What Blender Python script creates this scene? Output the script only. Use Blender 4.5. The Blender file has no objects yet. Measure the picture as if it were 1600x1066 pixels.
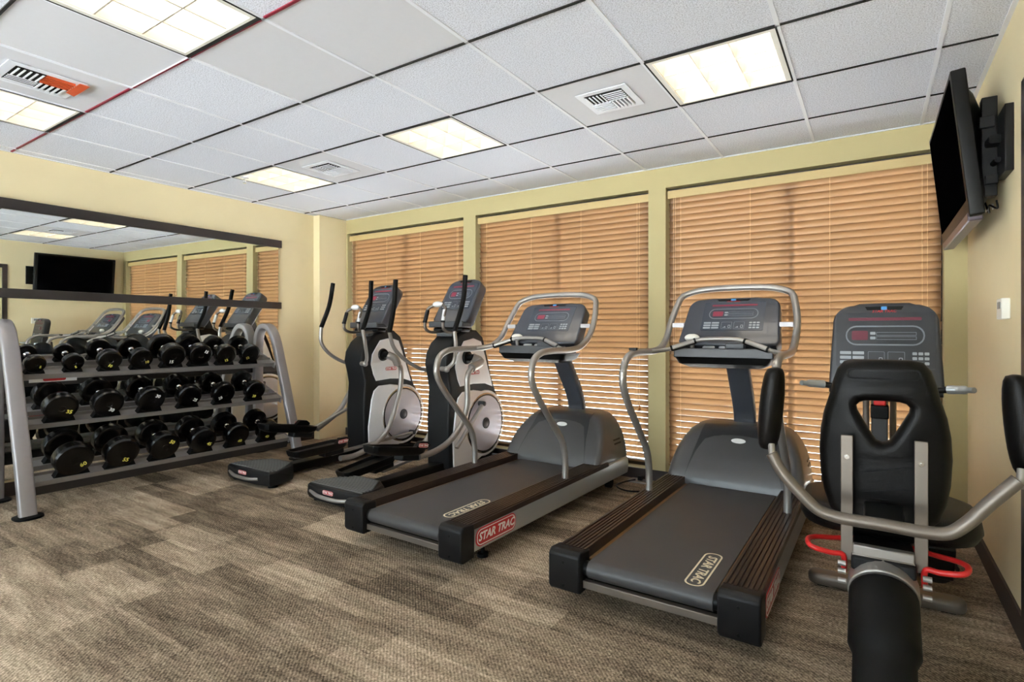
import bpy, bmesh, math, random
from mathutils import Vector, Matrix
random.seed(7)
PI = math.pi
SC = bpy.context.scene
COL = SC.collection
# ------------------------------------------------------------------ camera, world, sun, exposure
cam_d = bpy.data.cameras.new('camera')
cam = bpy.data.objects.new('camera', cam_d); COL.objects.link(cam)
cam.location = (2.179, -4.282, 1.195)
cam.rotation_euler = (PI/2, 0, 0.5653)
cam_d.sensor_width = 36.0
cam_d.lens = 36*851/1600
cam_d.shift_x = -24.3/1600
cam_d.shift_y = -12.3/1600
cam_d.clip_start = 0.03
SC.camera = cam
w = bpy.data.worlds.new('daylight'); SC.world = w; w.use_nodes = True
bg = w.node_tree.nodes['Background']
bg.inputs[0].default_value = (0.84, 0.92, 1.0, 1); bg.inputs[1].default_value = 3.4
sun_d = bpy.data.lights.new('sun', 'SUN'); sun_d.energy = 40.0; sun_d.angle = math.radians(1.0); sun_d.color = (1.0, 0.95, 0.9)
sun = bpy.data.objects.new('sun', sun_d); COL.objects.link(sun)
sun.rotation_euler = Vector((-0.30, 1.0, 2.2)).to_track_quat('Z', 'Y').to_euler()
LAMP = 4.0            # radiance of the ceiling troffers
SC.view_settings.view_transform = 'Standard'; SC.view_settings.look = 'None'
SC.view_settings.exposure = 1.07; SC.view_settings.gamma = 1.0; SC.view_settings.use_curve_mapping = False
try:
    SC.cycles.max_bounces = 10; SC.cycles.diffuse_bounces = 6; SC.cycles.glossy_bounces = 5
    SC.cycles.transparent_max_bounces = 12; SC.cycles.sample_clamp_indirect = 6.0
    SC.cycles.use_denoising = True
except Exception: pass

# ------------------------------------------------------------------ materials
def srgb(r, g, b):
    f = lambda c: (c/255/12.92) if c/255 <= 0.04045 else ((c/255+0.055)/1.055)**2.4
    return (f(r), f(g), f(b), 1)
def mat(name, col, rough=0.5, metal=0.0, noise=0.06, nscale=40, bump=0.0, bscale=200, coat=0.0, emit=None, spec=0.5, stretch=None):
    m = bpy.data.materials.new(name); m.use_nodes = True
    nt = m.node_tree; p = nt.nodes['Principled BSDF']
    p.inputs['Roughness'].default_value = rough; p.inputs['Metallic'].default_value = metal
    p.inputs['Specular IOR Level'].default_value = spec
    p.inputs['Coat Weight'].default_value = coat
    tc = nt.nodes.new('ShaderNodeTexCoord'); src = tc.outputs['Object']
    if stretch:
        mp = nt.nodes.new('ShaderNodeMapping'); mp.inputs['Scale'].default_value = stretch
        nt.links.new(src, mp.inputs[0]); src = mp.outputs[0]
    n = nt.nodes.new('ShaderNodeTexNoise'); n.inputs['Scale'].default_value = nscale; n.inputs['Detail'].default_value = 4
    nt.links.new(src, n.inputs['Vector'])
    mx = nt.nodes.new('ShaderNodeMix'); mx.data_type = 'RGBA'
    mx.inputs[6].default_value = [c*(1-noise) for c in col[:3]]+[1]
    mx.inputs[7].default_value = [min(1, c*(1+noise)) for c in col[:3]]+[1]
    nt.links.new(n.outputs[0], mx.inputs[0]); nt.links.new(mx.outputs[2], p.inputs['Base Color'])
    if bump:
        b = nt.nodes.new('ShaderNodeBump'); b.inputs['Strength'].default_value = bump; b.inputs['Distance'].default_value = 0.002
        n2 = nt.nodes.new('ShaderNodeTexNoise'); n2.inputs['Scale'].default_value = bscale; n2.inputs['Detail'].default_value = 3
        nt.links.new(src, n2.inputs['Vector']); nt.links.new(n2.outputs[0], b.inputs['Height']); nt.links.new(b.outputs[0], p.inputs['Normal'])
    if emit:
        p.inputs['Emission Color'].default_value = emit[0]; p.inputs['Emission Strength'].default_value = emit[1]
    return m
M = {}
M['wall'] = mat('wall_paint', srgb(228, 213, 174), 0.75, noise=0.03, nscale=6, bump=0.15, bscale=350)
M['wall_backlit'] = mat('window_wall_paint', srgb(184, 171, 126), 0.75, noise=0.03, nscale=6, bump=0.15, bscale=350)  # wall paint darkened: the backlit shade of the window side is in the colour
M['tbar'] = mat('grid_white', srgb(232, 235, 244), 0.45, noise=0.01)
M['plainpanel'] = mat('ceiling_panel_smooth', srgb(212, 213, 220), 0.6, noise=0.02)
M['maroon'] = mat('grid_maroon', srgb(120, 20, 45), 0.5)
M['plenum_shade'] = mat('plenum_shade_black', (0.006, 0.006, 0.006, 1), 0.9)  # near-black for the plenum and for gap shade drawn as solid strips
M['base'] = mat('baseboard_brown', srgb(52, 42, 40), 0.5, noise=0.1)
M['trim'] = mat('mirror_trim_dark', srgb(46, 42, 42), 0.4, noise=0.2, nscale=30, stretch=(1, 0.1, 1))
M['silver'] = mat('silver_paint', srgb(158, 154, 150), 0.38, 0.65, noise=0.04)
M['taupe'] = mat('taupe_metal', srgb(116, 108, 100), 0.42, 0.6, noise=0.04)
M['rack'] = mat('rack_grey', srgb(150, 146, 148), 0.4, 0.45, noise=0.04)
M['panel'] = mat('side_panel_grey', srgb(172, 177, 180), 0.3, 0.6, noise=0.04, nscale=8)
M['char'] = mat('charcoal_plastic', srgb(22, 22, 24), 0.48, spec=0.25, noise=0.08, bump=0.1)
M['char2'] = mat('charcoal_hood', srgb(72, 72, 73), 0.33, noise=0.05, coat=0.2)
M['hood'] = mat('hood_slate', srgb(43, 44, 47), 0.28, noise=0.05, coat=0.35)
M['black'] = mat('black_plastic', srgb(9, 9, 10), 0.42, noise=0.1, spec=0.2)
M['rib'] = mat('rib_grey', srgb(98, 98, 98), 0.5)
M['rubber'] = mat('black_rubber', srgb(12, 12, 13), 0.55, noise=0.15, bump=0.2, spec=0.15)
M['bell'] = mat('dumbbell_rubber', srgb(5, 5, 6), 0.24, noise=0.2, coat=0.1, spec=0.3)
M['vinyl'] = mat('black_vinyl', srgb(7, 6, 7), 0.40, spec=0.2, noise=0.1, bump=0.25, bscale=500)
M['console'] = mat('console_slate', srgb(60, 63, 71), 0.32, noise=0.05, coat=0.2)
M['console2'] = mat('console_charcoal', srgb(50, 51, 55), 0.4, noise=0.05)
M['screen'] = mat('overlay_film', srgb(60, 66, 76), 0.25, noise=0.05)
M['screen2'] = mat('overlay_film_dark', srgb(42, 43, 48), 0.28, noise=0.05)
M['button'] = mat('button_grey', srgb(150, 156, 162), 0.4)
M['line'] = mat('printed_line_grey', srgb(112, 118, 126), 0.4)
M['red'] = mat('badge_red', srgb(178, 28, 34), 0.35, noise=0.05)
M['redled'] = mat('led_red', srgb(108, 28, 50), 0.4, emit=((0.8, 0.02, 0.08, 1), 0.06))
M['redled2'] = mat('led_dark_red', srgb(74, 22, 40), 0.4, emit=((0.6, 0.01, 0.06, 1), 0.05))
M['redlever'] = mat('lever_red', srgb(196, 34, 34), 0.35)
M['white'] = mat('white_print', srgb(232, 232, 230), 0.45, noise=0.02)
M['cream'] = mat('cream_print', srgb(224, 214, 186), 0.5, noise=0.05)
M['yellow'] = mat('number_yellow', srgb(222, 212, 96), 0.5)
M['whitepl'] = mat('white_plastic', srgb(228, 226, 218), 0.4, noise=0.02)
M['blue'] = mat('lcd_blue', srgb(60, 130, 190), 0.3, emit=((0.1, 0.4, 0.8, 1), 0.08))
M['belt'] = mat('belt_rubber', srgb(62, 62, 64), 0.45, noise=0.18, nscale=5, bump=0.15, bscale=600)
M['deck'] = mat('deck_bronze', srgb(120, 88, 54), 0.35, noise=0.15)
M['rail'] = mat('foot_rail_brown', srgb(58, 46, 40), 0.30, 0.25, noise=0.15, nscale=10, stretch=(8, 0.4, 1))
M['disc'] = mat('disc_lilac_grey', srgb(188, 188, 200), 0.35, 0.35, noise=0.03)
M['pearl'] = mat('pearl_silver', srgb(236, 237, 241), 0.25, 0.15, noise=0.03, coat=0.3)
M['chrome'] = mat('chrome', srgb(215, 215, 215), 0.12, 1.0, noise=0.02)
M['shelf'] = mat('shelf_steel', srgb(146, 142, 140), 0.4, 0.4, noise=0.06)
M['slat'] = None
M['valance'] = mat('valance_wood', srgb(196, 172, 120), 0.5, noise=0.1, stretch=(0.4, 4, 8))
M['cord'] = mat('blind_cord', srgb(216, 190, 150), 0.8)
M['tassel'] = mat('tassel_wood', srgb(170, 110, 50), 0.5)
M['tvblack'] = mat('tv_gloss_black', srgb(3, 3, 4), 0.4, spec=0.3, noise=0.05)
M['tvscreen'] = mat('tv_screen', (0.001, 0.001, 0.0012, 1), 0.6, spec=0.0)
M['tvmetal'] = mat('tv_speaker_grey', srgb(96, 88, 96), 0.35, 0.4)
M['orange'] = mat('orange_reflection_tint', srgb(206, 84, 40), 0.5, noise=0.05)  # orange reflection tint put on as solid colour
M['frame'] = mat('window_frame_bronze', srgb(60, 52, 46), 0.4, 0.3)
M['louver'] = mat('louver_satin', srgb(214, 208, 196), 0.35, 0.3, noise=0.03)
M['diffuser'] = mat('troffer_glow', (1, 0.95, 0.85, 1), 0.5, emit=((1.0, 0.94, 0.84, 1), LAMP))
M['pavement'] = mat('outside_pavement', srgb(224, 226, 230), 0.9, noise=0.1, nscale=2)
M['door'] = mat('door_cream', srgb(222, 208, 162), 0.5, noise=0.03)

def mk_slat():
    m = mat('slat_wood', srgb(108, 80, 54), 0.42, noise=0.10, nscale=12, stretch=(0.5, 4, 4))
    nt = m.node_tree; p = nt.nodes['Principled BSDF']; out = nt.nodes['Material Output']
    t = nt.nodes.new('ShaderNodeBsdfTranslucent'); t.inputs[0].default_value = srgb(246, 214, 178)
    mx = nt.nodes.new('ShaderNodeMixShader'); mx.inputs[0].default_value = 0.33
    nt.links.new(p.outputs[0], mx.inputs[1]); nt.links.new(t.outputs[0], mx.inputs[2]); nt.links.new(mx.outputs[0], out.inputs[0])
    return m
M['slat'] = mk_slat()
def mk_glass():
    m = bpy.data.materials.new('window_glass'); m.use_nodes = True; nt = m.node_tree
    for n in list(nt.nodes): nt.nodes.remove(n)
    o = nt.nodes.new('ShaderNodeOutputMaterial'); tr = nt.nodes.new('ShaderNodeBsdfTransparent'); gl = nt.nodes.new('ShaderNodeBsdfGlossy')
    gl.inputs['Roughness'].default_value = 0.02; tr.inputs[0].default_value = (0.95, 0.98, 0.97, 1)
    fr = nt.nodes.new('ShaderNodeFresnel'); fr.inputs[0].default_value = 1.4; mx = nt.nodes.new('ShaderNodeMixShader')
    nt.links.new(fr.outputs[0], mx.inputs[0]); nt.links.new(tr.outputs[0], mx.inputs[1]); nt.links.new(gl.outputs[0], mx.inputs[2]); nt.links.new(mx.outputs[0], o.inputs[0])
    return m
M['glass'] = mk_glass()
def mk_mirror():
    m = bpy.data.materials.new('mirror_glass'); m.use_nodes = True; p = m.node_tree.nodes['Principled BSDF']
    p.inputs['Metallic'].default_value = 1; p.inputs['Roughness'].default_value = 0.0; p.inputs['Base Color'].default_value = (0.86, 0.9, 0.88, 1)
    return m
M['mirror'] = mk_mirror()
def mk_tile():
    m = mat('ceiling_tile', srgb(212, 213, 220), 0.9, noise=0.03, nscale=3)
    nt = m.node_tree; p = nt.nodes['Principled BSDF']
    tc = nt.nodes.new('ShaderNodeTexCoord'); n = nt.nodes.new('ShaderNodeTexNoise'); n.inputs['Scale'].default_value = 170; n.inputs['Detail'].default_value = 6
    nt.links.new(tc.outputs['Object'], n.inputs['Vector'])
    r = nt.nodes.new('ShaderNodeValToRGB'); r.color_ramp.elements[0].position = 0.36; r.color_ramp.elements[1].position = 0.55
    r.color_ramp.elements[0].color = srgb(190, 193, 206); r.color_ramp.elements[1].color = srgb(232, 236, 248)
    nt.links.new(n.outputs[0], r.inputs[0]); nt.links.new(r.outputs[0], p.inputs['Base Color'])
    b = nt.nodes.new('ShaderNodeBump'); b.inputs['Strength'].default_value = 0.3; b.inputs['Distance'].default_value = 0.002
    nt.links.new(n.outputs[0], b.inputs['Height']); nt.links.new(b.outputs[0], p.inputs['Normal'])
    return m
M['tile'] = mk_tile()
def mk_carpet():
    m = bpy.data.materials.new('carpet_planks'); m.use_nodes = True; nt = m.node_tree; p = nt.nodes['Principled BSDF']
    N = nt.nodes.new; L = nt.links.new
    def math_(op, a, b=None):
        n = N('ShaderNodeMath'); n.operation = op
        for i, v in enumerate((a, b)):
            if v is None: continue
            if isinstance(v, (int, float)): n.inputs[i].default_value = v
            else: L(v, n.inputs[i])
        return n.outputs[0]
    tc = N('ShaderNodeTexCoord'); sp = N('ShaderNodeSeparateXYZ'); L(tc.outputs['Object'], sp.inputs[0])
    X, Y = sp.outputs[0], sp.outputs[1]
    def planks(wd, ln, seed):
        row = math_('FLOOR', math_('DIVIDE', Y, wd))
        wn = N('ShaderNodeTexWhiteNoise'); wn.noise_dimensions = '1D'; L(math_('ADD', row, seed), wn.inputs['W'])
        xo = math_('ADD', math_('DIVIDE', X, ln), math_('MULTIPLY', wn.outputs[0], 5.0))
        cb = N('ShaderNodeCombineXYZ'); L(math_('FLOOR', xo), cb.inputs[0]); L(row, cb.inputs[1]); cb.inputs[2].default_value = seed
        w2 = N('ShaderNodeTexWhiteNoise'); L(cb.outputs[0], w2.inputs['Vector']); return w2.outputs[0]
    a = planks(0.17, 0.62, 3.0); b = planks(0.25, 0.5, 11.0)
    mp = N('ShaderNodeMapping'); mp.inputs['Scale'].default_value = (1.6, 9, 1); L(tc.outputs['Object'], mp.inputs[0])
    st = N('ShaderNodeTexNoise'); st.inputs['Scale'].default_value = 1.6; st.inputs['Detail'].default_value = 8; st.inputs['Roughness'].default_value = 0.7; L(mp.outputs[0], st.inputs['Vector'])
    fine = N('ShaderNodeTexNoise'); fine.inputs['Scale'].default_value = 85; fine.inputs['Detail'].default_value = 5; fine.inputs['Roughness'].default_value = 0.8; L(tc.outputs['Object'], fine.inputs['Vector'])
    v = math_('ADD', math_('MULTIPLY', a, 0.30), math_('MULTIPLY', b, 0.18))
    v = math_('ADD', v, math_('MULTIPLY', math_('SUBTRACT', st.outputs[0], 0.5), 1.1))
    v = math_('ADD', v, math_('MULTIPLY', math_('SUBTRACT', fine.outputs[0], 0.5), 2.1))
    # woven ribs
    wv = N('ShaderNodeTexWave'); wv.wave_type = 'BANDS'; wv.bands_direction = 'DIAGONAL'; wv.inputs['Scale'].default_value = 36; wv.inputs['Distortion'].default_value = 1.5; wv.inputs['Detail'].default_value = 1
    L(tc.outputs['Object'], wv.inputs['Vector'])
    v = math_('ADD', v, math_('MULTIPLY', wv.outputs['Fac'], 0.20))
    v = math_('ADD', v, 0.16)
    r = N('ShaderNodeValToRGB'); e = r.color_ramp.elements
    e[0].position = 0.0; e[0].color = srgb(52, 46, 40); e[1].position = 1.0; e[1].color = srgb(222, 208, 190)
    for pos, c in ((0.25, (92, 82, 70)), (0.5, (138, 125, 110)), (0.75, (178, 163, 145))):
        k = e.new(pos); k.color = srgb(*c)
    L(v, r.inputs[0])
    # slow tint drift between taupe and olive-tan
    tn = N('ShaderNodeTexNoise'); tn.inputs['Scale'].default_value = 2.2; L(mp.outputs[0], tn.inputs['Vector'])
    mx = N('ShaderNodeMix'); mx.data_type = 'RGBA'; mx.blend_type = 'MULTIPLY'; mx.inputs[0].default_value = 1
    rr = N('ShaderNodeValToRGB'); rr.color_ramp.elements[0].position = 0.35; rr.color_ramp.elements[1].position = 0.65
    rr.color_ramp.elements[0].color = (1.0, 0.94, 0.89, 1); rr.color_ramp.elements[1].color = (1.0, 0.98, 0.91, 1)
    L(tn.outputs[0], rr.inputs[0]); L(r.outputs[0], mx.inputs[6]); L(rr.outputs[0], mx.inputs[7]); L(mx.outputs[2], p.inputs['Base Color'])
    p.inputs['Roughness'].default_value = 0.95; p.inputs['Specular IOR Level'].default_value = 0.1
    bp = N('ShaderNodeBump'); bp.inputs['Strength'].default_value = 0.5; bp.inputs['Distance'].default_value = 0.004; L(v, bp.inputs['Height']); L(bp.outputs[0], p.inputs['Normal'])
    return m
M['carpet'] = mk_carpet()

# ------------------------------------------------------------------ mesh helpers
def V(*a): return Vector(a)
class B:
    def __init__(s): s.b = bmesh.new()
    def ring(s, pts): return [s.b.verts.new(p) for p in pts]
    def face(s, vs):
        try: s.b.faces.new(vs)
        except ValueError: pass
    def box(s, x0, x1, y0, y1, z0, z1, m=None):
        P = [V(x, y, z) for z in (z0, z1) for x, y in ((x0, y0), (x1, y0), (x1, y1), (x0, y1))]
        if m: P = [m @ p for p in P]
        v = s.ring(P)
        for f in ((3, 2, 1, 0), (4, 5, 6, 7), (0, 1, 5, 4), (1, 2, 6, 5), (2, 3, 7, 6), (3, 0, 4, 7)): s.face([v[i] for i in f])
        return s
    def loft(s, rings, caps=True, close=False):
        R = [s.ring(r) for r in rings]; n = len(R[0])
        for a, b in list(zip(R, R[1:])) + ([(R[-1], R[0])] if close else []):
            for i in range(n): s.face([a[i], a[(i+1) % n], b[(i+1) % n], b[i]])
        if caps and not close: s.face(R[0][::-1]); s.face(R[-1])
        return s
    def prism(s, poly, axis, a, b, m=None):
        """extrude a 2D polygon along axis; the two coordinates are the other axes in order"""
        def p3(q, t):
            if axis == 'x': r = V(t, q[0], q[1])
            elif axis == 'y': r = V(q[0], t, q[1])
            else: r = V(q[0], q[1], t)
            return m @ r if m else r
        return s.loft([[p3(q, a) for q in poly], [p3(q, b) for q in poly]])
    def tube(s, pts, r, seg=14, sub=6, close=False, w=None, up=None, caps=True):
        """round (or flattened: half widths r x w) bar swept along smoothed points"""
        P = [Vector(p) for p in pts]
        if sub > 1: P = smooth(P, sub, close)
        n = len(P); T = []
        for i in range(n):
            a = P[(i-1) % n] if (close or i) else P[i]; b = P[(i+1) % n] if (close or i < n-1) else P[i]
            T.append((b-a).normalized())
        up = Vector(up) if up else (V(0, 0, 1) if abs(T[0].z) < 0.9 else V(1, 0, 0))
        N = (up - T[0]*up.dot(T[0])).normalized(); rings = []
        for i in range(n):
            if i:
                q = T[i-1].rotation_difference(T[i]); N = q @ N; N = (N - T[i]*N.dot(T[i])).normalized()
            Bn = T[i].cross(N)
            rr = r[min(len(r)-1, int(round(i*(len(r)-1)/(n-1))))] if isinstance(r, (list, tuple)) else r
            ww = w if w is not None else rr
            if w is None: ring = [P[i] + N*rr*math.cos(2*PI*k/seg) + Bn*ww*math.sin(2*PI*k/seg) for k in range(seg)]
            else:
                ring = []
                for k in range(seg):
                    c, d = math.cos(2*PI*k/seg), math.sin(2*PI*k/seg); e = 0.35
                    ring.append(P[i] + N*rr*math.copysign(abs(c)**e, c) + Bn*ww*math.copysign(abs(d)**e, d))
            rings.append(ring)
        return s.loft(rings, caps=caps, close=close)
    def cyl(s, a, b, r, seg=20, r2=None):
        a, b = Vector(a), Vector(b); t = (b-a).normalized()
        u = V(0, 0, 1) if abs(t.z) < 0.9 else V(1, 0, 0); u = (u - t*u.dot(t)).normalized(); v = t.cross(u); r2 = r if r2 is None else r2
        ang = [2*PI*k/seg for k in range(seg)]
        return s.loft([[a+(u*math.cos(x)+v*math.sin(x))*r for x in ang], [b+(u*math.cos(x)+v*math.sin(x))*r2 for x in ang]])
    def lathe(s, o, ax, prof, seg=28):
        """profile = [(distance along axis, radius)]"""
        o = Vector(o); t = Vector(ax).normalized(); u = V(0, 0, 1) if abs(t.z) < 0.9 else V(1, 0, 0)
        u = (u - t*u.dot(t)).normalized(); v = t.cross(u)
        return s.loft([[o+t*d+(u*math.cos(2*PI*k/seg)+v*math.sin(2*PI*k/seg))*max(r, 1e-4) for k in range(seg)] for d, r in prof])
    def ball(s, c, rx, ry=None, rz=None, seg=18, rings=10, m=None):
        ry = ry or rx; rz = rz or rx; c = Vector(c); R = []
        for i in range(1, rings):
            f = PI*i/rings
            ring = [V(rx*math.sin(f)*math.cos(2*PI*k/seg), ry*math.sin(f)*math.sin(2*PI*k/seg), -rz*math.cos(f)) for k in range(seg)]
            R.append([c+((m @ q) if m else q) for q in ring])
        return s.loft(R)
    def add(s, o, m=None):
        """merge another builder, placed by matrix m"""
        me = bpy.data.meshes.new('t'); o.b.to_mesh(me)
        if m: me.transform(m)
        s.b.from_mesh(me); bpy.data.meshes.remove(me); return s
def smooth(P, sub, close=False):
    out = []; n = len(P)
    for i in range(n if close else n-1):
        p0 = P[(i-1) % n] if (close or i > 0) else P[0]*2-P[1]; p1 = P[i]; p2 = P[(i+1) % n]
        p3 = P[(i+2) % n] if (close or i < n-2) else P[-1]*2-P[-2]
        d1 = max((p1-p0).length, 1e-6)**.5; d2 = max((p2-p1).length, 1e-6)**.5; d3 = max((p3-p2).length, 1e-6)**.5
        m1 = ((p1-p0)/d1-(p2-p0)/(d1+d2)+(p2-p1)/d2)*d2; m2 = ((p2-p1)/d2-(p3-p1)/(d2+d3)+(p3-p2)/d3)*d2
        for k in range(sub):
            t = k/sub; a = 2*t**3-3*t**2+1; b = t**3-2*t**2+t; c = -2*t**3+3*t**2; d = t**3-t**2
            out.append(p1*a+m1*b+p2*c+m2*d)
    if not close: out.append(P[-1])
    return out
def rrect(w, h, r, n=5, cx=0, cy=0):
    out = []
    for sx, sy, a0 in ((1, 1, 0), (-1, 1, 90), (-1, -1, 180), (1, -1, 270)):
        for k in range(n+1):
            a = math.radians(a0+90*k/n); out.append((cx+sx*(w/2-r)+r*math.cos(a), cy+sy*(h/2-r)+r*math.sin(a)))
    return out
def plate(outer, holes=(), t=0.01, bev=0.0, res=3, m=None):
    """flat shape with holes in the XY plane, thickness t along Z, rounded rim; placed by matrix m"""
    cu = bpy.data.curves.new('t', 'CURVE'); cu.dimensions = '2D'; cu.fill_mode = 'BOTH'
    cu.extrude = max(t/2-bev, 0.0001); cu.bevel_depth = bev; cu.bevel_resolution = res; cu.offset = -bev
    for poly in [outer]+list(holes):
        sp = cu.splines.new('POLY'); sp.points.add(len(poly)-1); sp.use_cyclic_u = True
        for i, q in enumerate(poly): sp.points[i].co = (q[0], q[1], 0, 1)
    return from_curve(cu, m)
def from_curve(cu, m=None):
    o = bpy.data.objects.new('t', cu); COL.objects.link(o); dg = bpy.context.evaluated_depsgraph_get(); dg.update()
    me = bpy.data.meshes.new_from_object(o.evaluated_get(dg)); bpy.data.objects.remove(o); bpy.data.curves.remove(cu)
    if m: me.transform(m)
    x = B(); x.b.from_mesh(me); bpy.data.meshes.remove(me)
    bmesh.ops.remove_doubles(x.b, verts=x.b.verts, dist=1e-5); return x
def text(s, size, m, t=0.001, shear=0.25, fat=0.0, space=1.0):
    cu = bpy.data.curves.new('t', 'FONT'); cu.body = s; cu.size = size; cu.extrude = t/2; cu.shear = shear; cu.offset = fat
    cu.align_x = 'CENTER'; cu.align_y = 'CENTER'; cu.space_character = space; cu.resolution_u = 2
    return from_curve(cu, m)
def frame(o, right, up):
    """matrix: local X -> right, local Y -> up, local Z -> outward"""
    r = Vector(right).normalized(); u = Vector(up); u = (u-r*u.dot(r)).normalized(); n = r.cross(u); o = Vector(o)
    return Matrix(((r.x, u.x, n.x, o.x), (r.y, u.y, n.y, o.y), (r.z, u.z, n.z, o.z), (0, 0, 0, 1)))
def obj(name, x, m, parent=None, bevel=0.0, sharp=38, label=None, segs=2):
    me = bpy.data.meshes.new(name); bm = x.b
    bmesh.ops.recalc_face_normals(bm, faces=bm.faces)
    for f in bm.faces: f.smooth = True
    lim = math.radians(sharp)
    for e in bm.edges:
        if len(e.link_faces) == 2 and e.calc_face_angle(0) > lim: e.smooth = False
    bm.to_mesh(me); bm.free(); me.materials.append(m if not isinstance(m, str) else M[m])
    o = bpy.data.objects.new(name, me); COL.objects.link(o)
    if parent: o.parent = parent
    if bevel:
        mo = o.modifiers.new('bevel', 'BEVEL'); mo.width = bevel; mo.segments = segs; mo.limit_method = 'ANGLE'; mo.angle_limit = math.radians(sharp)
        for p in me.polygons: p.use_smooth = True
        mo.harden_normals = False
    if label: o['label'] = label
    return o
def tag(o, label, cat, group=None):
    o['label'] = label; o['category'] = cat
    if group: o['group'] = group
    return o
def thing(name, label, cat, loc=(0, 0, 0), rotz=0.0, group=None):
    o = bpy.data.objects.new(name, None); COL.objects.link(o); o.location = loc; o.rotation_euler = (0, 0, rotz); o.empty_display_size = 0.1
    return tag(o, label, cat, group)
def struct(name, x, m, bevel=0.0, parent=None):
    o = obj(name, x, m, parent, bevel)
    if not parent: o['kind'] = 'structure'
    return o
def dup(root, loc=None, rotz=None, label=None, group=None):
    r = root.copy(); COL.objects.link(r)
    if loc is not None: r.location = loc
    if rotz is not None: r.rotation_euler = (0, 0, rotz)
    if label: r['label'] = label
    if group: r['group'] = group
    for ch in list(root.children):
        c = ch.copy(); COL.objects.link(c); c.parent = r
        for g in list(ch.children):
            d = g.copy(); COL.objects.link(d); d.parent = c
    return r
def badge(parent, m, w=0.26, h=0.075, size=0.055, name='badge', red='red', ink='white'):
    """red lozenge badge with outline and lettering; m maps its plane"""
    b = obj(name, plate(rrect(w, h, h*0.42), t=0.003, bev=0.0008, m=m), red, parent)
    k = plate(rrect(w*0.955, h*0.86, h*0.36), [rrect(w*0.93, h*0.76, h*0.32)], t=0.0045, m=m)
    k.add(text('STAR TRAC', size, m @ Matrix.Translation((0, 0, 0.0018)), t=0.001, shear=0.28, fat=size*0.03, space=1.02))
    obj('lettering', k, ink, b); return b

# ------------------------------------------------------------------ the room
XL, XR, YB, ZC = -3.174, 2.671, -6.9, 2.525
S = 0.61
def gy(k): return -(k-0.187)*S          # ceiling grid line k, counted from the window wall
def gx(j): return j*S
struct('floor', B().box(XL-0.15, XR+0.15, YB-0.15, 0.2, -0.1, 0.0), 'carpet')
struct('ground', B().box(-40, 40, -45, 40, -0.30, -0.12), 'pavement')
LIGHTS = [(j, k) for j in (-4, -1, 2) for k in (2, 5, 8)]
VENTS = [(1, 2), (-3, 2), (-3, 5)]
tiles = B(); plain = B()
for j in range(-6, 5):
    for k in range(0, 12):
        if (j, k) in LIGHTS: continue
        x0, x1 = max(gx(j)+0.007, XL), min(gx(j+1)-0.007, XR)
        y1 = min(gy(k)-0.0045, 0) if k else 0.0; y0 = max(gy(k+1)+0.006, YB)
        if k == 0: y1 = 0.0
        if x1-x0 < 0.02 or y1-y0 < 0.02: continue
        t = plain if (j, k) in VENTS or (j, k) in ((-1, 4), (0, 4), (-2, 5)) else tiles
        t.box(x0, x1, y0, y1, ZC+0.004, ZC+0.02)
struct('ceiling', tiles, 'tile')
o = obj('ceiling_panel', plain, 'plainpanel'); o['kind'] = 'structure'; o.name = 'trim_2'
struct('trim_3', B().box(XL-0.1, XR+0.1, YB-0.1, 0.15, ZC+0.16, ZC+0.2), 'plenum_shade')
g = B()
for j in range(-5, 5): g.box(gx(j)-0.009, gx(j)+0.009, YB, 0, ZC-0.001, ZC+0.016)
for k in range(1, 12): g.box(XL, XR, gy(k)-0.004, gy(k)+0.007, ZC-0.001, ZC+0.016)
for a in ((XL, XL+0.02, YB, 0), (XR-0.02, XR, YB, 0), (XL, XR, YB, YB+0.02), (XL, XR, -0.016, 0)): g.box(*a, ZC-0.002, ZC+0.003)
struct('trim_1', g, 'tbar')
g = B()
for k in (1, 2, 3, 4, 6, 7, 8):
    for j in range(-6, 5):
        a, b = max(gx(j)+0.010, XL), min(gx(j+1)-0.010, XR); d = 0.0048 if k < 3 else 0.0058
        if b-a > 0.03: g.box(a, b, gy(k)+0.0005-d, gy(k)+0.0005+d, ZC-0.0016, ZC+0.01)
struct('shade_gap_strips', g, 'plenum_shade')  # black strips over the grid bars paint in the shadow gaps
g = B()
g.box(gx(-2)+0.012, gx(-1)-0.012, gy(5)-0.003, gy(5)+0.0065, ZC-0.0017, ZC+0.01)
for j in (-6, -5, -4, -3, -1, 0, 1, 2, 3, 4):
    a, b = max(gx(j)+0.012, XL), min(gx(j+1)-0.012, XR); g.box(a, b, gy(5)-0.007, gy(5)+0.005, ZC-0.0018, ZC+0.01)
struct('trim_4', g, 'maroon')
# walls
WIN = [(-3.05, -1.302), (-1.148, 0.630), (0.774, 2.556)]
ZW0, ZW1 = 0.085, 2.362
ww = B(); xs = [XL-0.15]+[v for p in WIN for v in p]+[XR+0.15]
for i in range(0, len(xs), 2): ww.box(xs[i], xs[i+1], 0, 0.16, 0, 2.7)
for a, b in WIN: ww.box(a, b, 0, 0.16, ZW1, 2.7); ww.box(a, b, 0, 0.16, 0, ZW0)
struct('wall_window', ww, 'wall_backlit')
struct('wall_left', B().box(XL-0.15, XL, YB-0.15, 0.0, 0, 2.7), 'wall')
struct('wall_column', B().box(XL, XL+0.105, -0.37, 0.0, 0, ZC-0.002), 'wall')
DY0, DY1, DZ = -2.48, -1.575, 2.10     # doorway in the right wall
rw = B().box(XR, XR+0.15, DY1, 0, 0, 2.7); rw.box(XR, XR+0.15, YB-0.15, DY0, 0, 2.7); rw.box(XR, XR+0.15, DY0, DY1, DZ, 2.7)
struct('wall_right', rw, 'wall')
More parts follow.
